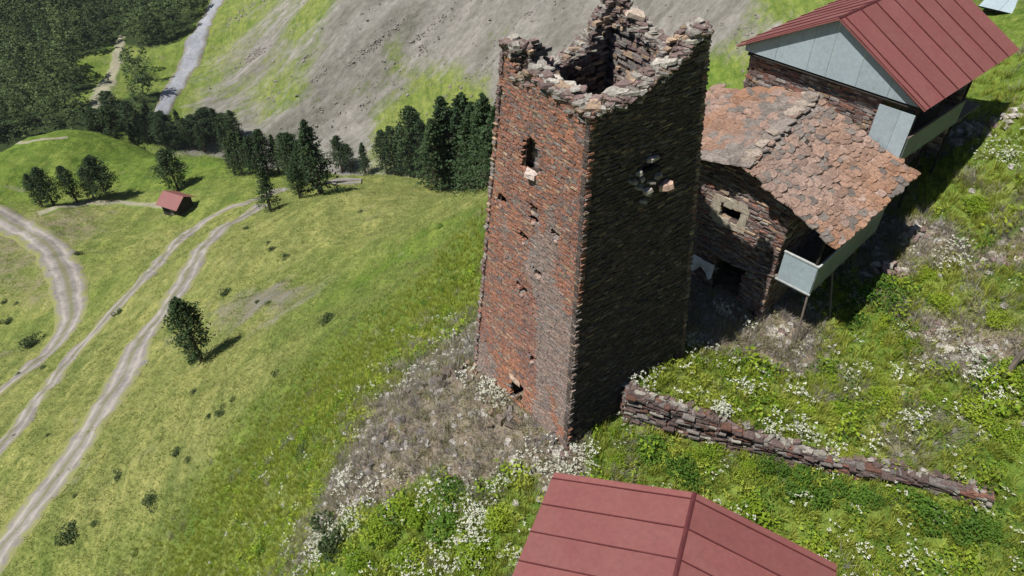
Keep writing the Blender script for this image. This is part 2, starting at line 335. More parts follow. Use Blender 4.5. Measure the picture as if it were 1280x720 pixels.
# ground sheet
def ground_mat():
    m, nt, b = nodes('hillside_ground'); p = geo(nt); a = attr(nt, 'cover'); sp = nt.nodes.new('ShaderNodeSeparateColor'); nt.links.new(a.outputs['Color'], sp.inputs[0])
    sc, dr, ea, wo = sp.outputs[0], sp.outputs[1], sp.outputs[2], a.outputs['Alpha']
    nb = noise(nt, p, .045, 6, .62, .3); nm = noise(nt, p, .35, 6, .66, .2); nf = noise(nt, p, 3.2, 5, .7); nvf = noise(nt, p, 17, 4, .7)
    # fall-line streaks of the scree
    pr0 = mapping(nt, p, (1, 1, 1), (0, 0, R_(51))); st = mapping(nt, pr0, (.085, .018, .03)); ns = noise(nt, st, 1, 7, .68, .25)
    st2 = mapping(nt, pr0, (.45, .11, .2)); ns2 = noise(nt, st2, 1, 6, .7, .3)
    def edge(val, nz, k, lo=.42, hi=.58): return ramp(nt, math_(nt, 'ADD', val, math_(nt, 'MULTIPLY', math_(nt, 'SUBTRACT', nz, .5), k)), lo, hi)
    lush = mixc(nt, ramp(nt, nm, .32, .7), (.066, .120, .022), (.165, .215, .048))
    dry = mixc(nt, ramp(nt, nm, .3, .72), (.140, .165, .055), (.275, .270, .115))
    dsel = ramp(nt, math_(nt, 'ADD', math_(nt, 'MULTIPLY', dr, .8), math_(nt, 'MULTIPLY', math_(nt, 'SUBTRACT', math_(nt, 'ADD', math_(nt, 'MULTIPLY', nb, .5), math_(nt, 'MULTIPLY', nf, .5)), .45), 2.2)), .12, .85)
    g = mixc(nt, dsel, lush, dry)
    g = mixc(nt, 1, g, ramp(nt, nf, .28, .72, (.52, .58, .52), (1.35, 1.3, 1.22)), 'MULTIPLY')
    g = mixc(nt, 1, g, ramp(nt, nvf, .3, .7, (.70, .72, .7), (1.28, 1.25, 1.2)), 'MULTIPLY')
    ct = mapping(nt, mapping(nt, p, (1, 1, 1), (0, 0, R_(-CONTOUR))), (.05, .42, .2)); nct = noise(nt, ct, 1, 6, .7, .6)      # shading of terraces along the contour, put into the grass colour
    g = mixc(nt, 1, g, ramp(nt, nct, .34, .66, (.66, .74, .66), (1.22, 1.18, 1.12)), 'MULTIPLY')
    npb = noise(nt, p, .11, 6, .72, .8); g = mixc(nt, math_(nt, 'MULTIPLY', ramp(nt, npb, .60, .68), .55), g, mixc(nt, nf, (.15, .13, .085), (.27, .25, .18)))
    g = mixc(nt, math_(nt, 'MULTIPLY', ramp(nt, npb, .33, .40, (1, 1, 1), (0, 0, 0)), .5), g, (.075, .125, .028))
    scree = mixc(nt, ramp(nt, ns, .3, .7), (.115, .112, .092), (.262, .248, .228))
    scree = mixc(nt, 1, scree, ramp(nt, ns2, .3, .72, (.68, .68, .66), (1.2, 1.2, 1.2)), 'MULTIPLY')
    scree = mixc(nt, 1, scree, ramp(nt, nm, .3, .72, (.8, .8, .8), (1.12, 1.12, 1.12)), 'MULTIPLY')
    earth = mixc(nt, ramp(nt, nf, .3, .7), (.115, .088, .062), (.27, .235, .18))
    earth = mixc(nt, 1, earth, ramp(nt, nvf, .3, .7, (.6, .6, .6), (1.35, 1.35, 1.35)), 'MULTIPLY')
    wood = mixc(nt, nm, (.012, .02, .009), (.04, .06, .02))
    c = mixc(nt, edge(ea, math_(nt, 'MULTIPLY', math_(nt, 'ADD', nm, nf), .5), 1.5, .36, .64), g, earth)
    c = mixc(nt, edge(sc, math_(nt, 'MULTIPLY', math_(nt, 'ADD', ns, ns2), .5), 1.6, .30, .62), c, scree)
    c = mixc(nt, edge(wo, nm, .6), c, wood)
    nt.links.new(c, b.inputs['Base Color']); b.inputs['Roughness'].default_value = 1; b.inputs['Specular IOR Level'].default_value = .05
    hh = math_(nt, 'ADD', math_(nt, 'MULTIPLY', nm, .9), math_(nt, 'ADD', math_(nt, 'MULTIPLY', nf, .14), math_(nt, 'MULTIPLY', nvf, .03)))
    bump(nt, hh, .9, 1.0, b)
    return m
GROUND = ground_mat()
na, nr = GX.shape
V = np.stack([GX, GY, GZ], -1).reshape(-1, 3)
ii, jj = np.meshgrid(np.arange(na-1), np.arange(nr-1), indexing='ij'); k0 = (ii*nr+jj).ravel()
Q = np.stack([k0, k0+nr, k0+nr+1, k0+1], 1)
Q = Q[:, ::-1]
cen = np.array([[0, 0, GZ[:, 0].mean()]]); kc = len(V); V = np.vstack([V, cen]); T = np.array([[kc, (i+1)*nr, i*nr] for i in range(na-1)])
mbg = MB(); mbg.add(V, Q, T[:, ::-1])
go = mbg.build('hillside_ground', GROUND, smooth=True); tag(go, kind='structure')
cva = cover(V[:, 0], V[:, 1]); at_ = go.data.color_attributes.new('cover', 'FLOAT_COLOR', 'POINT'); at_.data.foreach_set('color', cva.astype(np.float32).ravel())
# normals up?
if go.data.polygons[len(go.data.polygons)//2].normal.z < 0: go.data.flip_normals()

# ------------------------------------------------------------------ roads, river, worn tracks: sheets draped just above the ground
def track_mat(name, c0, c1, edgec, rut=True):
    m, nt, b = nodes(name); p = geo(nt); t = attr(nt, 'tint'); sp = nt.nodes.new('ShaderNodeSeparateColor'); nt.links.new(t.outputs['Color'], sp.inputs[0])
    n = noise(nt, p, .9, 6, .7); n2 = noise(nt, p, .16, 4, .6); x = sp.outputs[0]      # x = 0 at the axis, 1 at the verge
    c = mixc(nt, ramp(nt, n, .3, .7), c0, c1); c = mixc(nt, 1, c, ramp(nt, n2, .3, .7, (.82, .82, .82), (1.15, 1.15, 1.15)), 'MULTIPLY')
    if rut:
        w_ = math_(nt, 'ADD', x, math_(nt, 'MULTIPLY', math_(nt, 'SUBTRACT', n2, .5), .5))
        mid = ramp(nt, w_, .04, .22, (1, 1, 1), (0, 0, 0)); c = mixc(nt, math_(nt, 'MULTIPLY', mid, .65), c, tuple(k*.85 for k in edgec)); rt_ = ramp(nt, math_(nt, 'ABSOLUTE', math_(nt, 'SUBTRACT', w_, .45)), .05, .16, (1.22, 1.2, 1.18), (.92, .92, .92)); c = mixc(nt, 1, c, rt_, 'MULTIPLY')
    e = ramp(nt, math_(nt, 'ADD', x, math_(nt, 'MULTIPLY', math_(nt, 'SUBTRACT', math_(nt, 'MULTIPLY', math_(nt, 'ADD', n, n2), .5), .5), 2.6)), .58, .88)
    c = mixc(nt, e, c, mixc(nt, ramp(nt, n, .35, .65), edgec, tuple(k*1.25 for k in edgec)))
    nt.links.new(c, b.inputs['Base Color']); b.inputs['Roughness'].default_value = .95; b.inputs['Specular IOR Level'].default_value = .1
    bump(nt, n, .7, .25, b); return m
def ribbon(name, pts, mat, lift, nc=15, crown=0.0, world=False):
    """pts: (u, v, width in m)"""
    P = np.array([(p[0], p[1], 0) if world else on_ground(p[0], p[1]) for p in pts])[:, :2]; W = np.array([p[2] for p in pts], float)
    L = np.r_[0, np.cumsum(np.hypot(*np.diff(P, axis=0).T))]; n = max(int(L[-1]/.8), 12); s = np.linspace(0, L[-1], n)
    # smooth the line
    X = np.interp(s, L, P[:, 0]); Y = np.interp(s, L, P[:, 1]); Wd = np.interp(s, L, W)
    k = max(3, int(n/len(pts)*.8)) | 1; ker = np.hanning(k+2)[1:-1]; ker /= ker.sum()
    pad = lambda a: np.convolve(np.r_[2*a[0]-a[1:k//2+1][::-1], a, 2*a[-1]-a[-k//2:-1][::-1]], ker, 'same')[k//2:k//2+n]
    X, Y, Wd = pad(X), pad(Y), np.convolve(np.pad(Wd, k//2, 'edge'), ker, 'valid')[:n]
    Wd = Wd*(1+.16*fbm(s*.22, s*0+3, 3)); tx = np.gradient(X); ty = np.gradient(Y); q = np.hypot(tx, ty); nx, ny = -ty/q, tx/q
    c = np.linspace(-1, 1, nc); GXr = X[:, None]+nx[:, None]*c*Wd[:, None]/2; GYr = Y[:, None]+ny[:, None]*c*Wd[:, None]/2
    Z = ground(GXr.ravel(), GYr.ravel()).reshape(GXr.shape); Z = Z+lift*(1-.9*np.abs(c)**6)-lift*.5*np.exp(-((np.abs(c)-.45)/.13)**2)*(1 if 'road' in name else 0)
    i, j = np.meshgrid(np.arange(n-1), np.arange(nc-1), indexing='ij'); k0 = (i*nc+j).ravel()
    mb = MB(); mb.add(np.stack([GXr, GYr, Z], -1).reshape(-1, 3), np.stack([k0, k0+1, k0+nc+1, k0+nc], 1), tint=np.repeat(np.tile(np.abs(c), n)[:, None], 3, 1))
    o = mb.build(name, mat, smooth=True)
    if o.data.polygons[0].normal.z < 0: o.data.flip_normals()
    tag(o, kind='structure'); return o
ROADM = track_mat('dirt_road_surface', (.17, .155, .145), (.275, .255, .235), (.16, .165, .065))
PALETR = track_mat('pale_track_surface', (.20, .19, .13), (.29, .275, .20), (.115, .15, .045), rut=False)
RIVERM = track_mat('stony_river_bed', (.17, .18, .20), (.30, .31, .34), (.14, .13, .10), rut=False)
ribbon('upper_dirt_road', [(352,236,5.2),(340,243,5.2),(320,252,5),(295,259,4.8),(268,270,4.8),(246,283,4.6),(229,295,4.6),(206,318,4.5),(187,341,4.4),(165,365,4.2),(143,389,4.1),(117,418,4),(93,445,4),(50,497,4),(25,531,4),(0,563,4),(-30,600,4)], ROADM, .22)
ribbon('lower_dirt_road', [(330,256,4.5),(308,270,5),(280,284,5),(262,300,5),(246,325,4.8),(232,350,4.6),(212,378,4.4),(188,412,4.4),(163,450,4.6),(143,490,4.6),(115,535,4.6),(85,580,4.4),(50,628,4.4),(20,667,4.2),(-25,722,4.2)], ROADM, .2)
ribbon('valley_dirt_road', [(-25,258,7),(0,272,7.5),(38,292,7),(66,312,7),(83,345,6.5),(90,380,6),(88,408,5.5),(70,434,4.5),(44,456,4),(15,478,3.5),(-20,505,3)], ROADM, .35)
ribbon('meadow_track', [(48,268,2.5),(75,259,3),(110,254,3),(150,253,2.6),(190,256,2.4),(215,260,2)], PALETR, .25)
ribbon('knoll_track', [(-10,187,1.8),(25,183,1.8),(60,178,1.6),(85,172,1.2)], PALETR, .18)
ribbon('gravel_patch', [(414,231,4),(428,228,9),(440,227,8),(452,227,4)], ROADM, .3)
ribbon('forest_gravel_track', [(152,45,4),(149,62,6),(144,85,6),(134,105,8),(127,122,10),(128,138,10),(136,150,7),(143,160,4)], PALETR, .5)
ribbon('mountain_river', [(280,-12,10),(268,8,11),(256,28,10),(247,48,10),(240,68,11),(231,90,10),(218,112,9),(208,128,7),(199,146,5)], RIVERM, .45)

# ------------------------------------------------------------------ dry stone masonry
RUST = np.array([.32, .155, .095]); BRICK = np.array([.25, .130, .098]); PURP = np.array([.165, .122, .115]); GREY = np.array([.225, .21, .20]); TAN = np.array([.37, .28, .20]); DARK = np.array([.085, .072, .066]); LICH = np.array([.40, .39, .35])
def stone_tint(kind, s, z):
    r = rng.random()
    if kind == 'red':
        a = float(fbm(s*.55+11, z*.42+5, 3))
        g = float(fbm(s*.8+40, z*.3+9, 3))
        base = RUST*(.5+a)+BRICK*(.5-a) if r < .62 else (PURP if r < .84 else (TAN*.85 if r < .91 else GREY*.8))
        if g > .12: base = base*.35+GREY*.95*.65
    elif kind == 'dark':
        base = DARK*.85 if r < .6 else (PURP*.55 if r < .82 else (GREY*.55 if r < .95 else TAN*.6))  # right tower face: same stone, its shade put into the tints
    elif kind == 'house':
        base = PURP*.95 if r < .45 else (BRICK*.8 if r < .62 else (GREY*1.05 if r < .88 else TAN*.95))
    elif kind == 'wall':
        base = PURP*.6 if r < .5 else (BRICK*.55 if r < .68 else (GREY*.65 if r < .93 else LICH*.75))
    elif kind == 'inner':
        base = GREY*.9 if r < .5 else (PURP if r < .8 else TAN*.9)
    else: base = GREY
    return np.clip(base*(rng.uniform(.78, 1.2) if kind == 'red' else rng.uniform(.68, 1.3)), .015, .6)
def lay_stones(mb, corner, nrm, kind, zlo, ztop, sfun, hole=None, ch=(.06, .125), ln=(.14, .5), proud=.02, depth=.16):
    """courses of flat irregular stones. corner(z, t)->xyz on the face, sfun(z)->length of the course"""
    z = zlo
    while z < ztop(None):
        h = rng.uniform(*ch); L = sfun(z); s = rng.uniform(-.1, 0)
        while s < L:
            l = rng.uniform(*ln)*(.75+.5*rng.random()); l = min(l, L-s+.03)
            m = s+l/2; zc = z+h/2
            if l > .05 and m > 0 and zc < ztop(m/L) and not (hole and hole(m, zc, l/2)):
                hh = h*rng.uniform(.38, .5); zc = zc+rng.uniform(-.012, .012)
                c = corner(zc, m/L); t = corner(zc, min(m/L+.01, 1.01))-corner(zc, m/L-.01); t /= np.linalg.norm(t)
                n = np.array(nrm, float); out = rng.normal(0, proud*.5)+rng.uniform(0, proud)
                an = rng.normal(0, .05); tt = t*math.cos(an)+n*math.sin(an); nn = np.cross(tt, [0, 0, 1.]); nn *= np.sign(nn@n)
                roll = rng.normal(0, .035); up = np.array([0, 0, 1.])*math.cos(roll)+tt*math.sin(roll); tt2 = tt*math.cos(roll)-np.array([0, 0, 1.])*math.sin(roll)
                mb.box(c+n*(out-depth/2), [tt2, nn, up], [l/2*.97, depth/2, hh], stone_tint(kind, m, zc), jit=.10)
            s += l
        z += h
VARIANTS = {}
def stone_variant(prefix, k, flat):
    """eight shared meshes of a rough unit stone, 28-44 triangles each"""
    key = (prefix, k)
    if key not in VARIANTS:
        r = np.random.default_rng(hash((len(prefix), k)) % 999 if False else 31*len(prefix)+k); n = 7
        an = np.sort(r.uniform(0, 2*math.pi, n)*.25+np.arange(n)/n*2*math.pi*1.0); ra = r.uniform(.36, .54, n)
        lo = np.c_[np.cos(an)*ra, np.sin(an)*ra, np.full(n, -.5)+r.uniform(-.1, .1, n)]; hi = lo*[.93, .93, 1]; hi[:, 2] = .5+r.uniform(-.16, .16, n)
        V = np.vstack([lo, hi]); i = np.arange(n); j = (i+1) % n
        T = [[n, n+a, n+a+1] for a in range(1, n-1)]+[[0, a+1, a] for a in range(1, n-1)]
        mb = MB(); mb.add(V, np.stack([i, j, j+n, i+n], 1), T); VARIANTS[key] = mb.mesh(prefix, STONE_O)
    return VARIANTS[key]
def piece(name, parent, loc, size, rot, col, label=None):
    o = bpy.data.objects.new(name, stone_variant(name, int(rng.integers(8)), True)); COL.objects.link(o); o.parent = parent
    o.location = loc; o.scale = size; o.rotation_euler = rot; o.color = (*[float(x) for x in np.clip(col, .01, .8)], 1)
    if label: o['label'] = label
    return o

# ------------------------------------------------------------------ the ruined tower
TA = R_(35.43); TU = np.array([-math.sin(TA), math.cos(TA)]); TV = np.array([math.cos(TA), math.sin(TA)]); TC = np.array([2.434, 18.52])
H0 = 2.777
def half(side, z):     # half width towards +u, -u, +v, -v
    top = 1.70 if side == 'U' else 2.0
    return H0+(top-H0)*z/12.32
def tcor(k, z):
    u = half('U', z) if k in 'LB' else -half('u', z); v = half('V', z) if k in 'RB' else -half('v', z)
    return np.array([*(TC+TU*u+TV*v), z])
PROF = {   # ragged top edge: height along each wall
 'FL': [(0,12.05),(.12,11.95),(.25,12.1),(.4,12.0),(.55,12.1),(.66,12.2),(.74,11.75),(.84,11.85),(.9,12.4),(1,12.55)],
 'LB': [(0,12.55),(.1,12.5),(.2,12.1),(.3,11.6),(.42,11.5),(.55,11.65),(.66,11.8),(.76,12.1),(.86,12.6),(.93,13.0),(1,13.2)],
 'BR': [(0,13.2),(.08,13.1),(.18,12.8),(.3,12.65),(.45,12.5),(.6,12.35),(.75,12.35),(.86,12.7),(1,13.15)],
 'RF': [(0,13.15),(.1,13.0),(.18,12.7),(.28,12.45),(.42,12.35),(.6,12.15),(.8,11.98),(1,12.05)]}
def prof(side, t):
    a = np.array(PROF[side]); return float(np.interp(t, a[:, 0], a[:, 1]))
tower = empty('ruined_stone_tower', (TC[0], TC[1], 0)); tag(tower, 'tall roofless red-brown stone defence tower with a ragged broken top, standing at the cliff edge', 'tower')
tinv = Vector((-TC[0], -TC[1], 0))
def under(o, thing):
    """o was modelled in world coordinates: hang it under its thing without moving it"""
    o.parent = thing; o.matrix_parent_inverse = Matrix.Translation(-Vector(thing.location)); return o
FN = {'FL': -TV, 'LB': TU, 'BR': TV, 'RF': -TU}
# openings: side, (s, z) centre on the face as share of the width, half width m, bottom z, top z
def face_uv(side, u, v):
    A, B = tcor(side[0], 0), tcor(side[1], 0); A2, B2 = tcor(side[0], 12), tcor(side[1], 12)
    n = np.cross(B-A, A2-A); P = at_plane(u, v, A, n/np.linalg.norm(n))
    a, b = tcor(side[0], P[2]), tcor(side[1], P[2]); return float((P-a)@(b-a)/((b-a)@(b-a))), float(P[2])
OPEN = {k: [] for k in FN}
def opening(side, u0, v0, u1, v1, arch=0, deep=.6):
    """from the top middle and the bottom middle of the opening as seen in the photograph"""
    t0, z1 = face_uv(side, u0, v0); t1, z0 = face_uv(side, u1, v1); OPEN[side].append(dict(t=(t0+t1)/2, z0=z0, z1=z1, hw=arch, deep=deep))
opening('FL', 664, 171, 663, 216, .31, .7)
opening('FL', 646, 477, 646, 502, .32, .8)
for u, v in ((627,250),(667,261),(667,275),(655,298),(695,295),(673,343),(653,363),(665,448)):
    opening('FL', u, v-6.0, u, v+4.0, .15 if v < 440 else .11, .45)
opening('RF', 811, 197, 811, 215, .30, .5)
def in_open(side, L, m, z, hl=0):
    for o in OPEN[side]:
        d = abs(m-o['t']*L); hw = o['hw']
        if side == 'FL' and hw > .2 and z > o['z1']-.45 and o['z1'] > 8: hw = hw*max(0.15, (o['z1']-z)/.45)**.6
        if o['z0'] < z < o['z1'] and d < hw+hl*(1.0 if hw > .2 else .75): return True
    return False
core = MB(); TH = .50
for side in FN:
    nrm = np.array([*FN[side], 0]); ns, nz = 46, 118
    S = np.linspace(0, 1, ns+1); ztops = np.array([prof(side, t)-.10 for t in S])
    zb = -2.2; G = np.empty((ns+1, nz+1, 3))
    for i, t in enumerate(S):
        zs = np.linspace(zb, ztops[i], nz+1)
        for j, z in enumerate(zs):
            a, b = tcor(side[0], z), tcor(side[1], z); Lz = np.linalg.norm(b-a); tt = .07/Lz+t*(1-.14/Lz)
            G[i, j] = a+(b-a)*tt-nrm*.085
    q = []
    for i in range(ns):
        for j in range(nz):
            c = (G[i, j]+G[i+1, j+1])/2; a, b = tcor(side[0], c[2]), tcor(side[1], c[2]); L = np.linalg.norm(b-a); m = (c-a)@(b-a)/L
            if not in_open(side, L, m, c[2]): k = i*(nz+1)+j; q.append([k, k+nz+1, k+nz+2, k+1])
    core.add(G.reshape(-1, 3), q, tint=(.06, .05, .045))
    # inner face and wall head
    zi = [-.5, 4, 8]; I = []
    for i, t in enumerate(S):
        zt = ztops[i]
        for z in (6.2, zt):
            a, b = tcor(side[0], z), tcor(side[1], z); Lz = np.linalg.norm(b-a); tt = TH/Lz+t*(1-2*TH/Lz); I.append(a+(b-a)*tt-nrm*TH)
    I = np.array(I); k = np.arange(ns)*2
    core.add(I, np.stack([k, k+1, k+3, k+2], 1), tint=(.06, .05, .045))
    hd = np.vstack([G[:, -1], I[1::2]]); k = np.arange(ns); core.add(hd, np.stack([k, k+1, k+ns+2, k+ns+1], 1), tint=(.14, .12, .10))
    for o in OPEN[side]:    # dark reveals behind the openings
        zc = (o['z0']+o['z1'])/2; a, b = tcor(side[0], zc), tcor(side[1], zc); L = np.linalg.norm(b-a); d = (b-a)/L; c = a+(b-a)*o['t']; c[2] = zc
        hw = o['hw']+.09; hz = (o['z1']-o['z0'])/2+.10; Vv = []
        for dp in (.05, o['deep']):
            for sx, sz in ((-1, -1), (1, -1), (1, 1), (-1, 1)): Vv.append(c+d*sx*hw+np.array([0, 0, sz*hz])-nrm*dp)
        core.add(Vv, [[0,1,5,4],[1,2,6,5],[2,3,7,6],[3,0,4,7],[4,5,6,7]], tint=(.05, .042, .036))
fl = [tcor(k, 6.2) for k in 'LFRB']; cc = np.mean(fl, axis=0); core.add([cc+(p-cc)*.86 for p in fl], [[0, 1, 2, 3]], tint=(.10, .085, .07))
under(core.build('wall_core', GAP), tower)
mas = MB()
for side in FN:
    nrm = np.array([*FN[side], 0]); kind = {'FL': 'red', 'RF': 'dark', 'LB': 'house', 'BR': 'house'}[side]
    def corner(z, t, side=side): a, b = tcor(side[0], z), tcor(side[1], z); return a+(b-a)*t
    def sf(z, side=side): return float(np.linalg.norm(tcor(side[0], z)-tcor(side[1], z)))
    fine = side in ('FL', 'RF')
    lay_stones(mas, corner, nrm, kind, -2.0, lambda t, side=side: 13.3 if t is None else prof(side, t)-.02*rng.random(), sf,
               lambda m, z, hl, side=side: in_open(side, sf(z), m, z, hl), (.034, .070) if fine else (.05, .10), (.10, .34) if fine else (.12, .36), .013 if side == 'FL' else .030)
    # inner face, upper part only
    def cin(z, t, side=side, nrm=nrm):
        a, b = tcor(side[0], z), tcor(side[1], z); Lz = np.linalg.norm(b-a); return a+(b-a)*(TH/Lz+t*(1-2*TH/Lz))-nrm*TH
    lay_stones(mas, cin, -nrm, 'inner', 6.3, lambda t, side=side: 13.3 if t is None else prof(side, t)-.05, lambda z: sf(z)-2*TH, None, (.07, .13), (.16, .5), .05)
o = under(mas.build('masonry', STONE), tower); tag(o, kind='stuff')
# loose slabs lying along the broken wall head
for side in FN:
    nrm = np.array([*FN[side], 0])
    for k in range(64):
        t = (k+rng.uniform(-.4, .4))/63; t = min(max(t, .01), .99); z = prof(side, t)
        a, b = tcor(side[0], z), tcor(side[1], z); d = (b-a)/np.linalg.norm(b-a)
        big = rng.random() < .18; dep = rng.uniform(.08, TH-.05)
        c = a+(b-a)*t-nrm*dep; hz = rng.uniform(.035, .075)*(1.4 if big else 1); sz = (rng.uniform(.28, .52)*(1.5 if big else 1), rng.uniform(.2, .38)*(1.4 if big else 1), hz)
        c[2] = z+rng.uniform(-.09, .10)
        col = LICH*rng.uniform(.5, 1.0) if rng.random() < .60 else (PURP*rng.uniform(.9, 1.5) if rng.random() < .7 else TAN*rng.uniform(.6, 1.0))
        st = piece('stone', tower, c-np.array([TC[0], TC[1], 0]), sz, (rng.normal(0, .16), rng.normal(0, .16), math.atan2(d[1], d[0])+rng.normal(0, .5)), col)
hm = MB()
for side in FN:
    nrm = np.array([*FN[side], 0])
    for k in range(380):
        t = rng.uniform(.005, .995); z = prof(side, t); a, b = tcor(side[0], z), tcor(side[1], z); dep = rng.uniform(.05, TH-.03); c = a+(b-a)*t-nrm*dep; c[2] = z-rng.uniform(.0, .13)-(.0 if rng.random() < .8 else .2)
        an = rng.uniform(0, 6.28); X = np.array([math.cos(an), math.sin(an), rng.normal(0, .12)]); X /= np.linalg.norm(X); Zv = np.array([rng.normal(0, .12), rng.normal(0, .12), 1.]); Y = np.cross(Zv, X); Y /= np.linalg.norm(Y)
        hm.box(c, [X, Y, np.cross(X, Y)], [rng.uniform(.08, .22), rng.uniform(.07, .16), rng.uniform(.018, .045)], (LICH*.65 if rng.random() < .4 else (PURP*1.1 if rng.random() < .75 else TAN*.7))*rng.uniform(.6, 1.1), jit=.15)
o = under(hm.build('wall_head_rubble', STONE), tower); tag(o, kind='stuff')
def slab(side, u, v, size, col, rot=(0, 0, 0), out=.08, label=None):
    t, z = face_uv(side, u, v); nrm = np.array([*FN[side], 0]); a, b = tcor(side[0], z), tcor(side[1], z); c = a+(b-a)*t+nrm*out
    return piece('stone', tower, c-np.array([TC[0], TC[1], 0]), size, (rot[0], rot[1], math.atan2(*(b-a)[:2][::-1])+rot[2]), col, label)
slab('FL', 663, 217, (.62, .42, .13), (.52, .46, .42), (.12, 0, 0), .0, 'pale slab forming the window sill')
slab('FL', 644, 474, (.75, .28, .09), (.36, .28, .22), (0, 0, 0), .02, 'long lintel over the low opening')
slab('RF', 827, 229, (.52, .55, .16), (.50, .36, .29), (.25, .1, .2), .16, 'pinkish stone sticking out')
slab('RF', 806, 236, (.30, .30, .12), (.45, .42, .39), (.1, .3, 0), .12)
slab('RF', 813, 197, (.75, .3, .08), (.36, .33, .3), (0, -.1, 0), .05)
for u, v in ((800, 222), (812, 226), (798, 232), (808, 240), (790, 226), (820, 218), (803, 250), (797, 215)): slab('RF', u, v, (rng.uniform(.2, .45), .32, rng.uniform(.06, .12)), LICH*rng.uniform(.4, .75), (rng.normal(0, .2), rng.normal(0, .2), rng.normal(0, .3)), .04)
for u, v in ((667,267),(667,279),(655,304),(627,257),(653,369),(665,453),(673,347),(695,301)): slab('FL', u, v, (.19, .22, .05), (.38, .30, .26), (.1, 0, 0), -.02)
Pb = tcor('B', 12.75); Pr = tcor('R', 12.9); q = Pb+(Pr-Pb)*.36-np.array([*TV, 0])*.35
piece('stone', tower, (q[0]-TC[0], q[1]-TC[1], 12.78), (.95, .62, .12), (.2, .25, .5), (.50, .42, .35), 'large tan slab lying on the wall head')

# ------------------------------------------------------------------ houses share one direction of ridge
AZ = R_(46); HN = np.array([math.sin(AZ), math.cos(AZ), 0]); HG = np.array([math.cos(AZ), -math.sin(AZ), 0]); UPV = np.array([0, 0, 1.])
P2 = at_z(1045, 303, 5.8)
P1L = 5.87
def F(g, n, z): return np.array([P2[0], P2[1], 0])+HG*g+HN*n+UPV*z
AX = np.array([HG, HN, UPV])
def hbox(mb, g0, g1, n0, n1, z0, z1, tint=(.5, .5, .5)): return mb.box(F((g0+g1)/2, (n0+n1)/2, (z0+z1)/2), AX, [(g1-g0)/2, (n1-n0)/2, (z1-z0)/2], tint)
def stone_wall(mb, cb, g0, n0, g1, n1, out, zlo, top, kind='house', hole=None, ch=(.06, .12), ln=(.16, .5)):
    a, b = F(g0, n0, 0), F(g1, n1, 0); L = np.linalg.norm(b-a); nrm = out
    lay_stones(mb, lambda z, t: a+(b-a)*t+UPV*z, nrm, kind, zlo, lambda t: (max(top(0), top(.5), top(1)) if t is None else top(t)), lambda z: L, hole, ch, ln, .035)
    # packed core behind
    if cb is not None:
        ns = 24
        for i in range(ns):
            t0, t1 = i/ns, (i+1)/ns; p, q = a+(b-a)*t0-nrm*.1, a+(b-a)*t1-nrm*.1
            zt0, zt1 = top(t0)-.05, top(t1)-.05
            cols = [(zlo-.4, zt0, zt1)]
            if hole and hole((t0+t1)/2*L, hole.zc, 0): cols = [(zlo-.4, hole.z0, hole.z0), (hole.z1, zt0, zt1)]
            for z0, za, zb2 in cols:
                V = [p+UPV*z0, q+UPV*z0, q+UPV*zb2, p+UPV*za]; V += [x-nrm*.4 for x in V]
                cb.add(V, [[0,1,2,3],[7,6,5,4],[0,4,5,1],[3,2,6,7],[1,5,6,2],[0,3,7,4]], tint=(.05, .045, .04))

# ---- old house with the slate roof
sh = empty('slate_roofed_house', F(-4, 3, 1)); tag(sh, 'old dark stone house under an irregular orange and grey slate roof, right behind the tower', 'house')
FNW = .5; WG = -1.86; LG = -8.3
ridge_g = lambda n: -3.75-.75*n/P1L
def roof_z(g, n):
    rg = ridge_g(n); zr = 7.22+.10*n/P1L
    return zr-(zr-5.8)*(g-rg)/(0-rg) if g > rg else zr-(rg-g)*.285
cb = MB(); mb = MB()
win = dict(g0=-4.72, g1=-4.24)
def find_g(u, v): P = at_plane(u, v, F(0, FNW, 0), HN); r = P-np.array([P2[0], P2[1], 0]); return float(r@HG), float(P[2])
(wg0, wz1), (wg1, wz0) = find_g(903, 254), find_g(922, 279)
L0 = WG-LG
def hole(m, z, hl=0): g = LG+m; return wg0-hl*.7 < g < wg1+hl*.7 and wz0-.0 < z < wz1+.0
hole.z0, hole.z1, hole.zc = wz0, wz1, (wz0+wz1)/2
(dg0, dz1), (dg1, dz0) = find_g(898, 322), find_g(918, 385)
front_top = lambda t: roof_z(LG+t*L0, .5)-.16
def hole2(m, z, hl=0):
    g = LG+m
    return hole(m, z, hl) or (dg0-hl*.6 < g < dg1+hl*.6 and z < dz1)
hole2.z0, hole2.z1, hole2.zc = wz0, wz1, (wz0+wz1)/2
stone_wall(mb, None, LG, FNW, WG, FNW, -HN, -.6, front_top, 'house', hole2, (.04, .085), (.14, .42))
# core of the front wall, split round the window and the doorway
def slabwall(g0, g1, z0, z1f):
    n = max(1, int((g1-g0)/.35))
    for i in range(n):
        a, b = g0+(g1-g0)*i/n, g0+(g1-g0)*(i+1)/n; za = z1f if not callable(z1f) else z1f(a); zb_ = z1f if not callable(z1f) else z1f(b)
        V = [F(a, FNW+.1, z0), F(b, FNW+.1, z0), F(b, FNW+.1, zb_), F(a, FNW+.1, za)]; V += [x+HN*.45 for x in V]
        cb.add(V, [[0,1,2,3],[7,6,5,4],[0,4,5,1],[3,2,6,7],[1,5,6,2],[0,3,7,4]], tint=(.05, .045, .04))
rt = lambda g: roof_z(g, .5)-.22
slabwall(LG, wg0, dz1+.05, rt); slabwall(wg1, WG-.05, dz1+.05, rt); slabwall(wg0, wg1, dz1+.05, wz0-.02); slabwall(wg0, wg1, wz1+.02, rt)
slabwall(LG, dg0, -1, dz1+.05); slabwall(dg1, WG-.05, -1, dz1+.05)
stone_wall(mb, cb, WG, FNW, WG, P1L, HG, -.6, lambda t: roof_z(WG, 1)-.3)
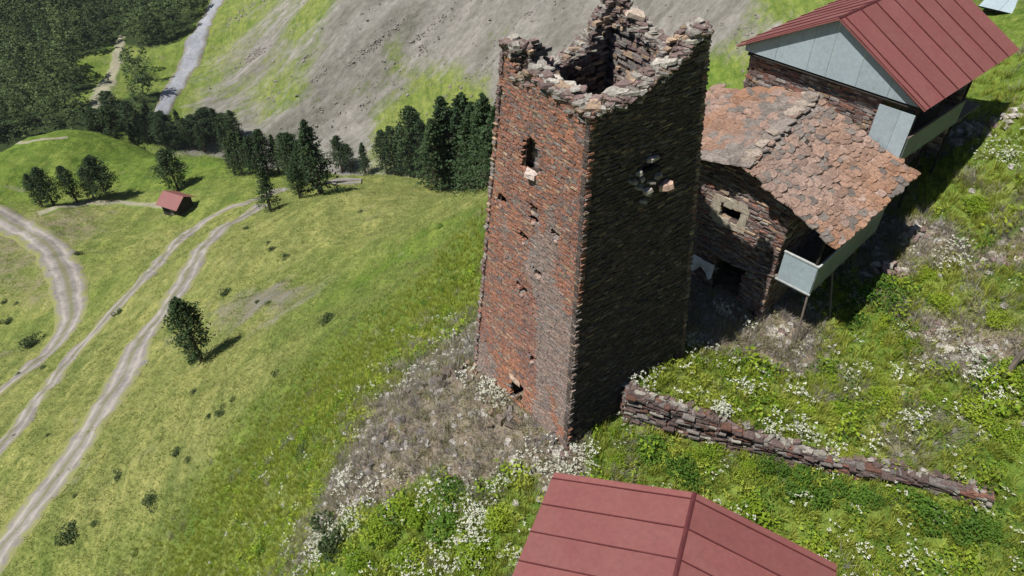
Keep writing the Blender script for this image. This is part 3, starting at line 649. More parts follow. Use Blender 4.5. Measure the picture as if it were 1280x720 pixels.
stone_wall(mb, cb, LG, P1L, LG, FNW, -HG, -1.2, lambda t: roof_z(LG, 1)-.2, ch=(.12, .2), ln=(.3, .8))
o = under(mb.build('masonry', STONE), sh); tag(o, kind='stuff'); under(cb.build('wall_core', GAP), sh)
# window with its plaster surround
wf = MB(); cg, cz = (wg0+wg1)/2, (wz0+wz1)/2; hw, hz = (wg1-wg0)/2, (wz1-wz0)/2
pl = MB()
for k in range(26):     # uneven daub round the opening
    an = k/26*2*math.pi; rx, rz_ = hw+.17+.06*rng.random(), hz+.15+.08*rng.random()
    gx, gz_ = cg+math.copysign(min(abs(math.cos(an))*1.35, 1), math.cos(an))*rx, cz+math.copysign(min(abs(math.sin(an))*1.35, 1), math.sin(an))*rz_
    pl.box(F(gx, FNW-.01, gz_), AX, [rng.uniform(.12, .2), .035+.012*rng.random(), rng.uniform(.11, .18)], jit=.3)
so_ = under(pl.build('plaster_surround', MORTAR), sh)
wn = MB()
for a, b, c, d in ((wg0, wg1, wz1-.07, wz1), (wg0, wg1, wz0, wz0+.07), (wg0, wg0+.07, wz0+.07, wz1-.07), (wg1-.07, wg1, wz0+.07, wz1-.07)): hbox(wn, a, b, FNW-.02, FNW+.10, c, d)
FRAMEW = simple('sunbleached_frame_wood', (.30, .25, .19), .85, .2, 6, .7, 1.25); wo = under(wn.build('window', FRAMEW), sh)
wb = MB(); hbox(wb, cg-.03, cg+.03, FNW+.035, FNW+.075, wz0+.07, wz1-.07); hbox(wb, wg0+.07, cg-.02, FNW+.04, FNW+.07, cz-.02, cz+.02); hbox(wb, cg+.02, wg1-.07, FNW+.04, FNW+.07, cz-.02, cz+.02)
b_ = under(wb.build('glazing_bar', FRAMEW), sh); b_.parent = wo; b_.matrix_parent_inverse = Matrix.Translation(-Vector(sh.location))
b_.matrix_parent_inverse = Matrix()
GLASS = simple('dark_window_glass', (.012, .014, .016), .15, .5)
wg_ = MB(); hbox(wg_, wg0+.05, wg1-.05, FNW+.08, FNW+.095, wz0+.05, wz1-.05); p_ = wg_.build('pane', GLASS); p_.parent = wo; p_.matrix_parent_inverse = Matrix()
wo.parent = sh
def sub(o, part):
    """third level piece modelled in world coordinates under a part modelled in world coordinates"""
    o.parent = part; o.matrix_parent_inverse = Matrix(); return o
# window/part objects live in world coordinates: their own origin is the world origin, corrected by under()
sub(b_, wo); sub(p_, wo)
# dark upright sheet as interior darkness behind the openings, and the floor
fm = MB(); hbox(fm, LG+.5, WG-.5, FNW+.6, P1L-.3, 2.85, 3.0); hbox(fm, LG+.5, WG-.5, FNW+1.6, FNW+1.7, -.5, 6.2); under(fm.build('floor_and_dark_backing', DARKWOOD), sh)
# roof deck, rafters
def roof_deck(thk=.10, drop=.10):
    m = MB(); ns = 8
    for i in range(ns):
        n0, n1 = -.02+(P1L+.0)*i/ns, -.02+(P1L)*(i+1)/ns
        for seq in ((LG-.35, ridge_g), (ridge_g, -.06)):
            ga = [q(n0) if callable(q) else q for q in seq]; gb = [q(n1) if callable(q) else q for q in seq]
            top = [F(ga[0], n0, roof_z(ga[0], n0)-drop), F(ga[1], n0, roof_z(ga[1], n0)-drop), F(gb[1], n1, roof_z(gb[1], n1)-drop), F(gb[0], n1, roof_z(gb[0], n1)-drop)]
            V = top+[x-UPV*thk for x in top]; m.add(V, [[0,1,2,3],[7,6,5,4],[0,4,5,1],[1,5,6,2],[2,6,7,3],[3,7,4,0]])
    return m
rf = under(roof_deck().build('roof', DARKWOOD), sh)
def plane_frame(g0, g1, n):   # unit vectors of a roof plane: down slope, along ridge, normal
    a, b = F(g0, n, roof_z(g0, n)), F(g1, n, roof_z(g1, n)); d = (b-a)/np.linalg.norm(b-a); e = HN; nn = np.cross(d, e); nn *= np.sign(nn[2]); return d, e, nn
SLV = []
for k in range(10):
    n = 8; an = np.linspace(0, 2*math.pi, n, endpoint=False)+rng.uniform(-.22, .22, n); sq = 1/np.maximum(np.abs(np.cos(an)), np.abs(np.sin(an)))**.9
    ra = .5*sq*rng.uniform(.86, 1.08, n); lo = np.c_[np.cos(an)*ra, np.sin(an)*ra, np.full(n, -.5)]; hi = lo*[.96, .96, 1]; hi[:, 2] = .5+rng.uniform(-.2, .2, n)
    i = np.arange(n); j = (i+1) % n
    SLV.append((np.vstack([lo, hi]), np.stack([i, j, j+n, i+n], 1), [[n, n+a, n+a+1] for a in range(1, n-1)]+[[0, a+1, a] for a in range(1, n-1)]))
SLM = []
for V_, Q_, T_ in SLV: m_ = MB(); m_.add(V_, Q_, T_); SLM.append(m_.mesh('slate', STONE_O))
slates = []
for plane in (1, -1):
    n0 = 0
    rows = 21 if plane == 1 else 17
    for rI in range(rows+1):
        t = rI/rows    # 0 at the eave, 1 at the ridge
        n = -.12+rng.uniform(-.2, 0)
        while n < P1L+.02:
            wd = rng.uniform(.26, .50) if plane == 1 else rng.uniform(.34, .72)
            nc = n+wd/2; rg = ridge_g(nc); ge = 0 if plane == 1 else LG-.4
            g = ge+(rg-ge)*t+rng.normal(0, .035); g = min(g, 0.05) if plane == 1 else g
            d, e, nn = plane_frame(rg, ge, nc); ln_ = rng.uniform(.36, .52) if plane == 1 else rng.uniform(.42, .8)
            bow = 0
            c = F(g, nc, roof_z(g, nc)-.02-.10*math.sin(math.pi*nc/P1L)*(1 if plane == 1 else .5)+.05*float(fbm(nc*.8, g*.8, 3))+bow+rng.uniform(-.015, .03))
            tl = rng.normal(.12, .045); dd = d*math.cos(tl)+nn*math.sin(tl); n2 = nn*math.cos(tl)-d*math.sin(tl)
            yaw = rng.normal(0, .16); d3 = dd*math.cos(yaw)+e*math.sin(yaw); e3 = np.cross(n2, d3)
            rr_ = rng.random(); fr = float(fbm(nc*.5+3, g*.5+7, 3)); orange = np.array([.275, .158, .100]); pink = np.array([.255, .188, .158]); gr = np.array([.165, .148, .135]); wa = np.clip(.55+.35*(g+1.5)/2+fr, 0, 1) if plane == 1 else np.clip(.25+(2.5-nc)*.05+fr+(.5 if g < -6.6 else 0), 0, 1)
            col = orange*wa+pink*(1-wa) if rr_ < .8 else (gr if rr_ < .93 else pink*1.15)
            if plane == 1 and g < -3.3 and rng.random() < .55 or (plane == -1 and g > -5.6 and rng.random() < .5): col = gr*1.2
            slates.append((c, np.array([d3, e3, n2]), (ln_, wd*1.12, rng.uniform(.035, .065)), col*rng.uniform(.78, 1.2), nc))
            n += wd
for k in range(16):      # odd loose slabs along the ridge
    nc = rng.uniform(0, P1L); g = ridge_g(nc)+rng.normal(0, .12); a = rng.uniform(0, 6.3)
    X = np.array([math.cos(a), math.sin(a), rng.normal(0, .12)]); X /= np.linalg.norm(X); Zv = np.array([rng.normal(0, .1), rng.normal(0, .1), 1.]); Y = np.cross(Zv, X); Y /= np.linalg.norm(Y); Zv = np.cross(X, Y)
    slates.append((F(g, nc, roof_z(g, nc)+.02), np.array([X, Y, Zv]), (rng.uniform(.4, .7), rng.uniform(.3, .5), .04), np.array([.30, .26, .22])*rng.uniform(.7, 1.2), nc))
order = sorted(range(len(slates)), key=lambda k: -slates[k][2][0]*slates[k][2][1]/np.linalg.norm(slates[k][0]-EYE)**2*(1.0 if (slates[k][0]-P2)@HG > -6.6 else .1))
sm = MB()
for k, idx in enumerate(order):
    c, ax, sz, col, nc = slates[idx]
    if k < 300:
        o = bpy.data.objects.new('slate', SLM[k % 10]); COL.objects.link(o); o.parent = rf; o.matrix_parent_inverse = Matrix()
        Mm = Matrix(((*(ax[:, 0]*sz), 0), (*(ax[:, 1]*sz), 0), (*(ax[:, 2]*sz), 0), (0, 0, 0, 1))); Mm.translation = Vector(c); o.matrix_basis = Mm; o.color = (*[float(x) for x in col], 1)
    else:
        V_, Q_, T_ = SLV[k % 10]; sm.add(c+(V_*np.array(sz))@ax, Q_, T_, np.clip(col, .01, .8))
o = sub(sm.build('slates', STONE), rf); tag(o, kind='stuff')
# balcony with a pale sheet parapet, posts
bal = MB(); hbox(bal, WG, -.42, FNW, P1L, 2.92, 3.0)
for k in range(7): hbox(bal, WG-.3, -.38, FNW+.02+k*(P1L-FNW-.2)/6, FNW+.14+k*(P1L-FNW-.2)/6, 2.78, 2.918)
bo = under(bal.build('balcony', WOOD), sh)
def panel(name, g0, g1, n0, n1, z0, z1, mat, part=None, thing=sh):
    m = MB(); hbox(m, g0, g1, n0, n1, z0, z1); o = m.build(name, mat)
    return sub(o, part) if part else under(o, thing)
panel('balcony_sheet', -1.68, -.40, FNW-.02, FNW+.0, 2.98, 4.18, PALEMETAL, bo)
SHADESHEET = sheet_metal('shaded_grey_sheet', (.19, .225, .215), (.13, .15, .14), .6, .25)  # pale sheet with the shade of the side parapets put into its colour
for k in range(5): panel('balcony_sheet', -.395, -.375, FNW+.02+k*1.06, FNW+.02+(k+1)*1.06-.012, 2.98, 4.18, SHADESHEET, bo)
panel('balcony_rail', -1.70, -.36, FNW-.045, FNW+.03, 4.18, 4.235, PALEEDGE, bo); panel('balcony_rail', -.42, -.35, FNW+.03, P1L-.05, 4.18, 4.235, PALEEDGE, bo)
panel('balcony_rail', -1.74, -.36, FNW-.05, FNW+.0, 2.90, 2.96, PALEEDGE, bo)
for (a, b_e, r) in (((993, 431, None), (-.45, FNW+.05, 2.9), .045), ((1038, 398, None), (-.5, FNW+2.0, 2.9), .04)):
    m = MB(); G_ = on_ground(a[0], a[1]); tp = F(*b_e); m.bar(G_-UPV*.1, tp, r, r*.85, 7); under(m.build('prop_post', WOOD), sh)
for n_ in (FNW+.04, 3.2, P1L-.15):
    m = MB(); m.bar(F(-.5, n_, 3.0), F(-.5, n_, roof_z(-.5, n_)-.2), .05, .05, 7); under(m.build('balcony_post', DARKWOOD), sh)
m = MB(); m.bar(F(WG-.3, .28, roof_z(WG, .3)-.34), F(-.25, .28, roof_z(-.25, .3)-.30), .06, .055, 7); m.bar(F(-.3, .1, roof_z(-.3, .1)-.33), F(-.3, P1L, roof_z(-.3, P1L)-.33), .06, .055, 7); under(m.build('roof_beam', DARKWOOD), sh)
# timber ledge over the doorway with its beam ends
(bg0, bz0), (bg1, bz1) = find_g(868, 296), find_g(914, 326)
m = MB(); m.bar(F(bg0, FNW-.12, bz0), F(bg1, FNW-.12, bz1), .055, .05, 7); m.bar(F(bg1+.1, FNW-.06, bz1-.1), F(WG+.1, FNW-.06, 3.0), .05, .05, 7)
for q_ in (.2, .6): g_ = bg0+(bg1-bg0)*q_; z_ = bz0+(bz1-bz0)*q_; m.bar(F(g_, FNW+.2, z_), F(g_, FNW-.5, z_-.02), .045, .045, 6)
under(m.build('timber_ledge', WOOD), sh)
# white cloth hanging from the ledge: a thing of its own
cm = MB(); (cg0, cz0), (cg1, cz1) = find_g(868, 312), find_g(893, 345); nx_, nz_ = 22, 10; GV = []
for i in range(nx_+1):
    for j in range(nz_+1):
        a = i/nx_; b = j/nz_; GV.append(F(cg0+(cg1-cg0)*a, FNW-.22+.035*math.sin(a*19)*(.3+b)+.02*math.sin(a*7+b*4), cz0-.05-(cz0-cz1)*b*(.8+.25*math.sin(a*9))))
kk = np.array([[i*(nz_+1)+j for j in range(nz_)] for i in range(nx_)]).ravel(); cm.add(GV, np.stack([kk, kk+nz_+1, kk+nz_+2, kk+1], 1))
co = cm.build('hanging_cloth', CLOTH, smooth=True); tag(co, 'white cloth hanging from the timber ledge between tower and slate-roofed house', 'cloth')
sol = co.modifiers.new('thickness', 'SOLIDIFY'); sol.thickness = .012

# ---- metal roofed house behind
mh = empty('red_roofed_house', F(-4, 9, 4)); tag(mh, 'stone house with dark red metal gable roof and pale grey gable, behind the slate roof', 'house')
E2 = at_plane(1158, 138, F(0, P1L, 0), HN); E1 = at_plane(922, 52, F(0, P1L, 0), HN); AP = at_plane(1050, 22, F(0, P1L, 0), HN); E3 = at_z(1275, 62, 8.2)
def gof(P): r = P-np.array([P2[0], P2[1], 0]); return float(r@HG), float(r@HN), float(P[2])
eg, ag, lg = gof(E2)[0], gof(AP)[0], gof(E1)[0]; ez, az_, lz = E2[2], AP[2], E1[2]; lz = (lz+ez)/2; ez = ez
nF = P1L; LEN = gof(E3)[1]-nF
hdir = (E3-E2)*[1, 1, 0]; skew = float(hdir@HG)/float(hdir@HN)        # the ridge runs a few degrees off the gable normal
def F2(g, n, z): return F(g+skew*(n-nF), n, z)
def slab_quad(mb, P, thk):
    P = [np.asarray(p) for p in P]; nn = np.cross(P[1]-P[0], P[3]-P[0]); nn /= np.linalg.norm(nn); nn *= np.sign(nn[2]) if abs(nn[2]) > .05 else 1
    mb.add(P+[p-nn*thk for p in P], [[0,1,2,3],[7,6,5,4],[0,4,5,1],[1,5,6,2],[2,6,7,3],[3,7,4,0]]); return nn
def metal_roof(thing, E_r, A_, E_l, Fn, n0, n1, npan, first=.25, panel_name='roof_panel'):
    """E_r, A_, E_l = (g, z) of right eave, ridge, left eave; sheets with raised seams between them"""
    deck = MB()
    for (g0, z0), (g1, z1) in ((A_, E_r), (A_, E_l)):
        slab_quad(deck, [Fn(g0, n0-.004, z0-.03), Fn(g1+(g0-g1)*.02, n0-.004, z1-.03), Fn(g1+(g0-g1)*.02, n1-.05, z1-.03), Fn(g0, n1-.05, z0-.03)], .05)
    rf_ = under(deck.build('roof', DARKWOOD), thing)
    for (g0, z0), (g1, z1) in ((A_, E_r), (A_, E_l)):
        edges = [n0]+list(np.arange(n0+first, n1-.2, (n1-n0-first)/npan))+[n1]
        if edges[-1]-edges[-2] < .3: edges.pop(-2)
        for a, b in zip(edges[:-1], edges[1:]):
            m_ = MB(); w1, w2 = rng.uniform(-.006, .006, 2); sg_ = 1 if g1 > g0 else -1
            k = 5; gp = [(g0+(g1-g0)*i/k, z0+(z1-z0)*i/k+(.008*math.sin(i*2.1+a*3) if 0 < i < k else 0)+.004) for i in range(k+1)]
            for (ga, za), (gb, zb_) in zip(gp[:-1], gp[1:]): slab_quad(m_, [Fn(ga, a+.008, za), Fn(gb, a+.008, zb_), Fn(gb, b-.008, zb_), Fn(ga, b-.008, za)], .012)
            sub(m_.build(panel_name, REDMETAL), rf_)
            if b < n1:
                m_ = MB(); zz = .048; slab_quad(m_, [Fn(g0, b-.014, z0+zz), Fn(g1, b-.014, z1+zz), Fn(g1, b+.014, z1+zz), Fn(g0, b+.014, z0+zz)], .06); sub(m_.build('roof_seam', REDSEAM), rf_)
    m_ = MB()
    for (g1, z1) in (E_r, E_l):
        q_ = .06/abs(g1-A_[0]); gq, zq = A_[0]+(g1-A_[0])*q_, A_[1]+(z1-A_[1])*q_
        slab_quad(m_, [Fn(A_[0], n0-.01, A_[1]+.042), Fn(gq, n0-.01, zq+.036), Fn(gq, n1, zq+.036), Fn(A_[0], n1, A_[1]+.042)], .015)
    sub(m_.build('ridge_cap', REDSEAM), rf_)
    m_ = MB()
    for (g1, z1) in (E_r, E_l):
        slab_quad(m_, [Fn(A_[0], n0-.03, A_[1]-.02), Fn(g1, n0-.03, z1-.02), Fn(g1, n0-.01, z1-.02), Fn(A_[0], n0-.01, A_[1]-.02)], .06)
    sub(m_.build('verge_board', REDMETAL), rf_); return rf_
mr = metal_roof(mh, (eg, ez), (ag, az_), (lg, lz), F2, nF, nF+LEN, 7)
# gable sheets
GN_ = nF+.22; gb0, gb1 = lg+.28, eg-.22; zb0 = ez-.10
cuts = [gb0, gb0+1.35, gb0+2.7, ag, ag+1.2, ag+2.4, gb1]
def rz2(g): return (az_-(az_-ez)*(g-ag)/(eg-ag) if g > ag else az_-(az_-lz)*(ag-g)/(ag-lg))-.10
for a, b in zip(cuts[:-1], cuts[1:]):
    m = MB(); a2, b2 = a+.006, b-.006; V = [F(a2, GN_, zb0), F(b2, GN_, zb0), F(b2, GN_, max(rz2(b2), zb0+.02)), F(a2, GN_, max(rz2(a2), zb0+.02))]
    m.add(V+[p+HN*.02 for p in V], [[0,1,2,3],[7,6,5,4],[0,4,5,1],[1,5,6,2],[2,6,7,3],[3,7,4,0]]); under(m.build('gable_sheet', PALEMETAL), mh)
WN = nF+.62; WG2 = find_g2 = None
pg = gof(at_plane(1098, 130, F(0, GN_, 0), HN))[0]
hb = eg-.30
mb = MB(); cb = MB()
wl = lg+.42; wr = pg-.02
stone_wall(mb, cb, wl, WN, wr, WN, -HN, .5, lambda t: zb0-.05)
stone_wall(mb, cb, wr+.9, WN+LEN-2.2, hb-.1, WN+LEN-2.2, -HN, 2.0, lambda t: zb0-.05, ch=(.08, .15), ln=(.2, .6))
stone_wall(mb, cb, wr, WN, wr+.9, WN+LEN-.9, HG, 2.0, lambda t: zb0-.05, ch=(.08, .15), ln=(.2, .6))
stone_wall(mb, cb, wl, WN+LEN-1.2, wl, WN, -HG, -2.5, lambda t: zb0-.05, ch=(.12, .2), ln=(.3, .8))
o = under(mb.build('masonry', STONE), mh); tag(o, kind='stuff'); under(cb.build('wall_core', GAP), mh)
pb = gof(at_plane(1135, 206, F(0, GN_, 0), HN)); fz = pb[2]
b2 = MB(); hb = eg-.30
def h2box(mb, g0, g1, n0, n1, z0, z1):
    V = [F2(g0, n0, z0), F2(g1, n0, z0), F2(g1, n1, z0), F2(g0, n1, z0)]; V += [v+UPV*(z1-z0) for v in V]
    mb.add(V, [[0,3,2,1],[4,5,6,7],[0,1,5,4],[1,2,6,5],[2,3,7,6],[3,0,4,7]]); return mb
h2box(b2, wr, hb, GN_+.05, WN+LEN-1.3, fz-.08, fz)
for k in range(6): h2box(b2, wr, hb, GN_+.1+k*1.25, GN_+.22+k*1.25, fz-.22, fz-.082)
b2o = under(b2.build('balcony', WOOD), mh)
m = MB(); hbox(m, pg+.04, pg+.82, GN_, GN_+.02, fz-.05, zb0-.32); sub(m.build('balcony_sheet', PALEMETAL), b2o)
m = MB(); hbox(m, pg+.828, hb-.02, GN_, GN_+.02, fz-.05, zb0-.32); sub(m.build('balcony_sheet', PALEMETAL), b2o)
for k in range(4): m = MB(); h2box(m, hb, hb+.02, GN_+.03+k*1.15, GN_+.03+(k+1)*1.15-.012, fz-.05, fz+.95); sub(m.build('balcony_sheet', SHADESHEET), b2o)
m = MB(); h2box(m, hb-.03, hb+.05, GN_+.03, GN_+4.65, fz+.95, fz+1.0); sub(m.build('balcony_rail', WOOD), b2o)
for k in range(3): m = MB(); m.bar(F2(hb-.06, GN_+.12+k*2.2, 2.0), F2(hb-.06, GN_+.12+k*2.2, zb0), .055, .05, 7); under(m.build('post', DARKWOOD), mh)
m = MB(); m.bar(F2(hb-.06, GN_, zb0-.02), F2(hb-.06, GN_+7, zb0-.02), .07, .07, 7); m.bar(F(wl, GN_+.1, zb0-.12), F(hb, GN_+.1, zb0-.12), .07, .07, 7); under(m.build('eaves_beam', DARKWOOD), mh)

# ---- foreground roof
BZ = R_(22.0); BN = np.array([math.sin(BZ), math.cos(BZ), 0]); BG = np.array([math.cos(BZ), -math.sin(BZ), 0]); B0 = at_z(868, 616, 3.0)
def FB(g, n, z): return np.array([B0[0], B0[1], 0])+BG*g-BN*n+UPV*z
fh = empty('foreground_house', FB(0, 4, 0)); tag(fh, 'foreground house with faded red sheet metal roof, cut off by the bottom edge', 'house')
EL = at_z(689, 600, 1.8); gl = float((EL-B0)@BG); nl = -float((EL-B0)@BN)
metal_roof(fh, (-gl, 1.8), (0, 3.0), (gl, 1.8), FB, 0, 9.5, 10, first=.22)
mb = MB(); cb = MB()
def fb_wall(g0, n0, g1, n1, out, top):
    a, b = FB(g0, n0, 0), FB(g1, n1, 0); L = np.linalg.norm(b-a)
    lay_stones(mb, lambda z, t: a+(b-a)*t+UPV*z, out, 'house', -2.6, lambda t: max(top(0), top(.5), top(1)) if t is None else top(t), lambda z: L, None, (.09, .16), (.25, .6), .03)
    V = [a-out*.1-UPV*3, b-out*.1-UPV*3, b-out*.1+UPV*(top(1)-.05), (a+b)/2-out*.1+UPV*(top(.5)-.05), a-out*.1+UPV*(top(0)-.05)]
    cb.add(V, [[0, 1, 2, 4]], [[4, 2, 3]])
    cb.add([v-out*.4 for v in V], [[4, 2, 1, 0]], [[3, 2, 4]])
wg = -gl-.45
fb_wall(-wg, .35, wg, .35, BN, lambda t: 1.72+1.1*(1-abs(2*t-1)))
fb_wall(-wg, 9.2, -wg, .35, -BG, lambda t: 1.75); fb_wall(wg, .35, wg, 9.2, BG, lambda t: 1.75); fb_wall(wg, 9.2, -wg, 9.2, -BN, lambda t: 1.72+1.1*(1-abs(2*t-1)))
o = under(mb.build('masonry', STONE), fh); tag(o, kind='stuff'); under(cb.build('wall_core', GAP), fh)

# ---- pale roofed building at the top right corner
c3 = at_z(1224, 6, 6.4); c4 = at_z(1300, 24, 6.4); d3 = (c4-c3)/np.linalg.norm(c4-c3); e3 = np.array([-d3[1], d3[0], 0]); e3 *= np.sign(e3[1])
ph = empty('pale_roofed_building', c3*[1, 1, 0]+UPV*3); tag(ph, 'building with a pale blue-grey sheet roof in the top right corner, mostly out of frame', 'building')
dk = MB()
def F3(a, b, z): return c3*[1, 1, 0]+d3*a+e3*b+UPV*z
slab_quad(dk, [F3(0, 0, 6.36), F3(7, 0, 6.36), F3(7, 5.5, 7.3), F3(0, 5.5, 7.3)], .08); pr_ = under(dk.build('roof', DARKWOOD), ph)
for k in range(7): m = MB(); slab_quad(m, [F3(k+.006, -.06, 6.38), F3(k+.994, -.06, 6.38), F3(k+.994, 5.5, 7.33), F3(k+.006, 5.5, 7.33)], .015); sub(m.build('roof_panel', PALEMETAL), pr_)
mb = MB(); cb = MB(); a, b = F3(.3, .5, 0), F3(6.7, .5, 0)
lay_stones(mb, lambda z, t: a+(b-a)*t+UPV*z, -e3, 'house', 1.5, lambda t: 6.25, lambda z: 6.4, None, (.1, .18), (.3, .7), .03)
cb.box(F3(3.5, 2.8, 3.8), [d3, e3, UPV], [3.1, 2.2, 2.45]); o = under(mb.build('masonry', STONE), ph); tag(o, kind='stuff'); under(cb.build('wall_core', GAP), ph)
m = MB(); m.box(F3(1.0, -.35, 5.7), [d3, e3, UPV], [.9, .1, .05]); under(m.build('projecting_board', WOOD), ph)

# ---- tiny red-roofed hut on the meadow
hp = on_ground(224, 262); Dh = np.linalg.norm(hp-EYE)
hut = empty('meadow_hut', hp); tag(hut, 'tiny hut with a red gable roof alone on the green meadow far left', 'hut')
ha = R_(-25); hx = np.array([math.cos(ha), math.sin(ha), 0]); hy = np.array([-math.sin(ha), math.cos(ha), 0])
m = MB(); m.box([0, 0, 1.0], [hx, hy, UPV], [2.3, 2.1, 1.5]); m.add([hx*sx*2.3+hy*sy*2.1+UPV*2.5 for sx in (-1, 1) for sy in (-1, 1)]+[hx*2.3+UPV*4.0, -hx*2.3+UPV*4.0], None, [[2, 3, 4], [0, 5, 1]]); o = m.build('wall', DARKWOOD, hut)
for s_ in (-1, 1):
    m = MB(); slab_quad(m, [hx*-2.9+UPV*4.15, hx*2.9+UPV*4.15, hx*2.9+hy*s_*2.9+UPV*2.3, hx*-2.9+hy*s_*2.9+UPV*2.3], .08); m.build('roof_panel', REDMETAL, hut)
m = MB(); m.box(hx*.5-hy*2.14+UPV*.8, [hx, hy, UPV], [.5, .05, .95]); m.build('door', WOOD, hut)

# ------------------------------------------------------------------ retaining wall of the terrace
rw = empty('retaining_wall', (7, 14.5, 0)); tag(rw, 'low curved dry stone retaining wall below the terrace, running right from the tower foot', 'wall')
mb = MB(); cb = MB()
for a, b in zip(WALL[:-1], WALL[1:]):
    L = np.hypot(*(b-a)[:2]); d = np.array([*(b-a)[:2]/L, 0]); nrm = np.array([d[1], -d[0], 0]); A = np.array([a[0], a[1], 0]); n = max(2, int(L/.5))
    zb_ = lambda t: gz(*(A+d*L*t+nrm*.45)[:2]); zt_ = lambda t: max(gz(*(A+d*L*t-nrm*.42)[:2]), zb_(t)+.3)+.06
    zbs = np.array([zb_(t) for t in np.linspace(0, 1, 9)]); zts = np.array([zt_(t) for t in np.linspace(0, 1, 9)]); tt = np.linspace(0, 1, 9)
    lay_stones(mb, lambda z, t: A+d*L*t+UPV*z, nrm, 'wall', float(zbs.min())-.3, lambda t: float(zts.max()) if t is None else float(np.interp(t, tt, zts)), lambda z: L, None, (.04, .08), (.15, .5), .12, .3)
    for i in range(8):
        V = [A+d*L*tt[i]-nrm*.18+UPV*(zbs[i]-.4), A+d*L*tt[i+1]-nrm*.18+UPV*(zbs[i+1]-.4), A+d*L*tt[i+1]-nrm*.18+UPV*(zts[i+1]-.07), A+d*L*tt[i]-nrm*.18+UPV*(zts[i]-.07)]; V += [p-nrm*.3 for p in V]
        cb.add(V, [[0,1,2,3],[3,2,6,7],[7,6,5,4]], tint=(.05, .045, .04))
    for k in range(int(L/.105)):      # capping stones, each a piece
        t = (k+rng.random())*.105/L; t = min(t, 1); c = A+d*L*t-nrm*rng.uniform(.0, .42)+UPV*(np.interp(t, tt, zts)+rng.uniform(-.05, .07))
        piece('stone', rw, c-np.array([7, 14.5, 0]), (rng.uniform(.2, .5), rng.uniform(.18, .34), rng.uniform(.04, .09)), (rng.normal(0, .18), rng.normal(0, .18), math.atan2(d[1], d[0])+rng.normal(0, .5)), (LICH*.7 if rng.random() < .45 else PURP*1.0)*rng.uniform(.6, 1.1))
o = under(mb.build('masonry', STONE), rw); tag(o, kind='stuff'); under(cb.build('wall_core', GAP), rw)

def rubble(u, v, n, r, label, flat=.3, light=.5, name='rubble_pile', cat='stone pile', h=.35):
    c = on_ground(u, v); t = empty(name, c); tag(t, label, cat)
    for k in range(n):
        a = rng.uniform(0, 6.28); q = r*math.sqrt(rng.random()); x, y = c[0]+math.cos(a)*q, c[1]+math.sin(a)*q*.7
        z = gz(x, y)+h*(1-q/r)*rng.random()
        piece('stone', t, (x-c[0], y-c[1], z-c[2]), (rng.uniform(.22, .55), rng.uniform(.18, .4), rng.uniform(.3, 1)*flat*.5+.03), (rng.normal(0, .3), rng.normal(0, .3), rng.uniform(0, 6.3)), (LICH if rng.random() < light else PURP*1.3)*rng.uniform(.7, 1.15))
rubble(1104, 342, 55, .9, 'pile of flat slates at the edge of the house shadow, above a nettle bush', .12, .45, h=.6)
rubble(1150, 290, 34, .75, 'heap of dark and pale stones in the grass right of the slate roof', .3, .5)
rubble(1212, 165, 26, .8, 'pale boulders in the grass just right of the red-roofed house wall', .5, .85)
rubble(1262, 150, 24, .8, 'scattered white boulders near the right edge, below the pale-roofed building', .4, .9)
rubble(1245, 330, 22, .9, 'broken line of dark stones in the grass near the right edge', .3, .4)
rubble(703, 566, 16, .42, 'flat slabs leaning together at the front foot of the tower', .14, .5, h=.25)
rubble(975, 415, 12, .5, 'few grey stones beside the prop post of the balcony', .5, .6, h=.1)
rubble(905, 392, 10, .45, 'stones at the foot of the slate-roofed house below the doorway', .4, .5, h=.15)
rubble(1165, 415, 20, .8, 'low scatter of grey stones on bare earth in the middle of the right meadow', .25, .7, h=.1)
rubble(1205, 440, 22, .7, 'pale stones among white flowers, right of the bare earth patch', .3, .85, h=.15)
pp = on_ground(1256, 472); pt = empty('wooden_post', pp); tag(pt, 'old grey leaning wooden post standing in the weeds at the right edge', 'post')
m = MB(); m.bar([0, 0, -.2], [.06, .05, 1.0], .10, .085, 9); m.bar([.06, .05, 1.0], [.16, .02, 2.0], .085, .06, 9); m.build('trunk', WOOD, pt)
m = MB(); m.bar([.1, .03, 1.4], [.36, -.05, 1.75], .04, .02, 6); m.build('branch_stub', WOOD, pt)

def outcrop(u, v, n, r_, label, rust=.3):
    c = on_ground(u, v); t = empty('rock_outcrop', c); tag(t, label, 'rock')
    for k in range(n):
        q = rng.normal(0, .5, 2)*r_; x, y = c[0]+q[0]*1.2, c[1]+q[1]*.8; big = rng.random() < .3
        piece('rock', t, (x-c[0], y-c[1], gz(x, y)-c[2]+rng.uniform(-.05, .15)), (rng.uniform(.22, .5)*(1.7 if big else 1), rng.uniform(.18, .36)*(1.6 if big else 1), rng.uniform(.12, .34)*(1.4 if big else 1)), (rng.normal(0, .4), rng.normal(0, .4), rng.uniform(0, 6.3)), (TAN*.6 if rng.random() < rust else (GREY*.85 if rng.random() < .6 else np.array([.17, .145, .12])))*rng.uniform(.6, 1.15))
outcrop(603, 466, 16, .8, 'tan weathered rock jutting from the ground under the left corner of the tower', .75)
outcrop(545, 480, 16, 1.0, 'grey rock ledge at the upper edge of the dead weed patch', .15)
outcrop(448, 590, 16, .9, 'pale broken rocks on the lip of the drop, left end of the dead weeds', .1)
outcrop(500, 545, 14, 1.0, 'low grey rocks half hidden in the middle of the dead weeds', .15)
outcrop(690, 545, 10, .45, 'rocks packed against the foot of the lit tower face near its front corner', .4)
outcrop(640, 520, 12, .55, 'brownish rocks just below the low opening of the tower', .5)
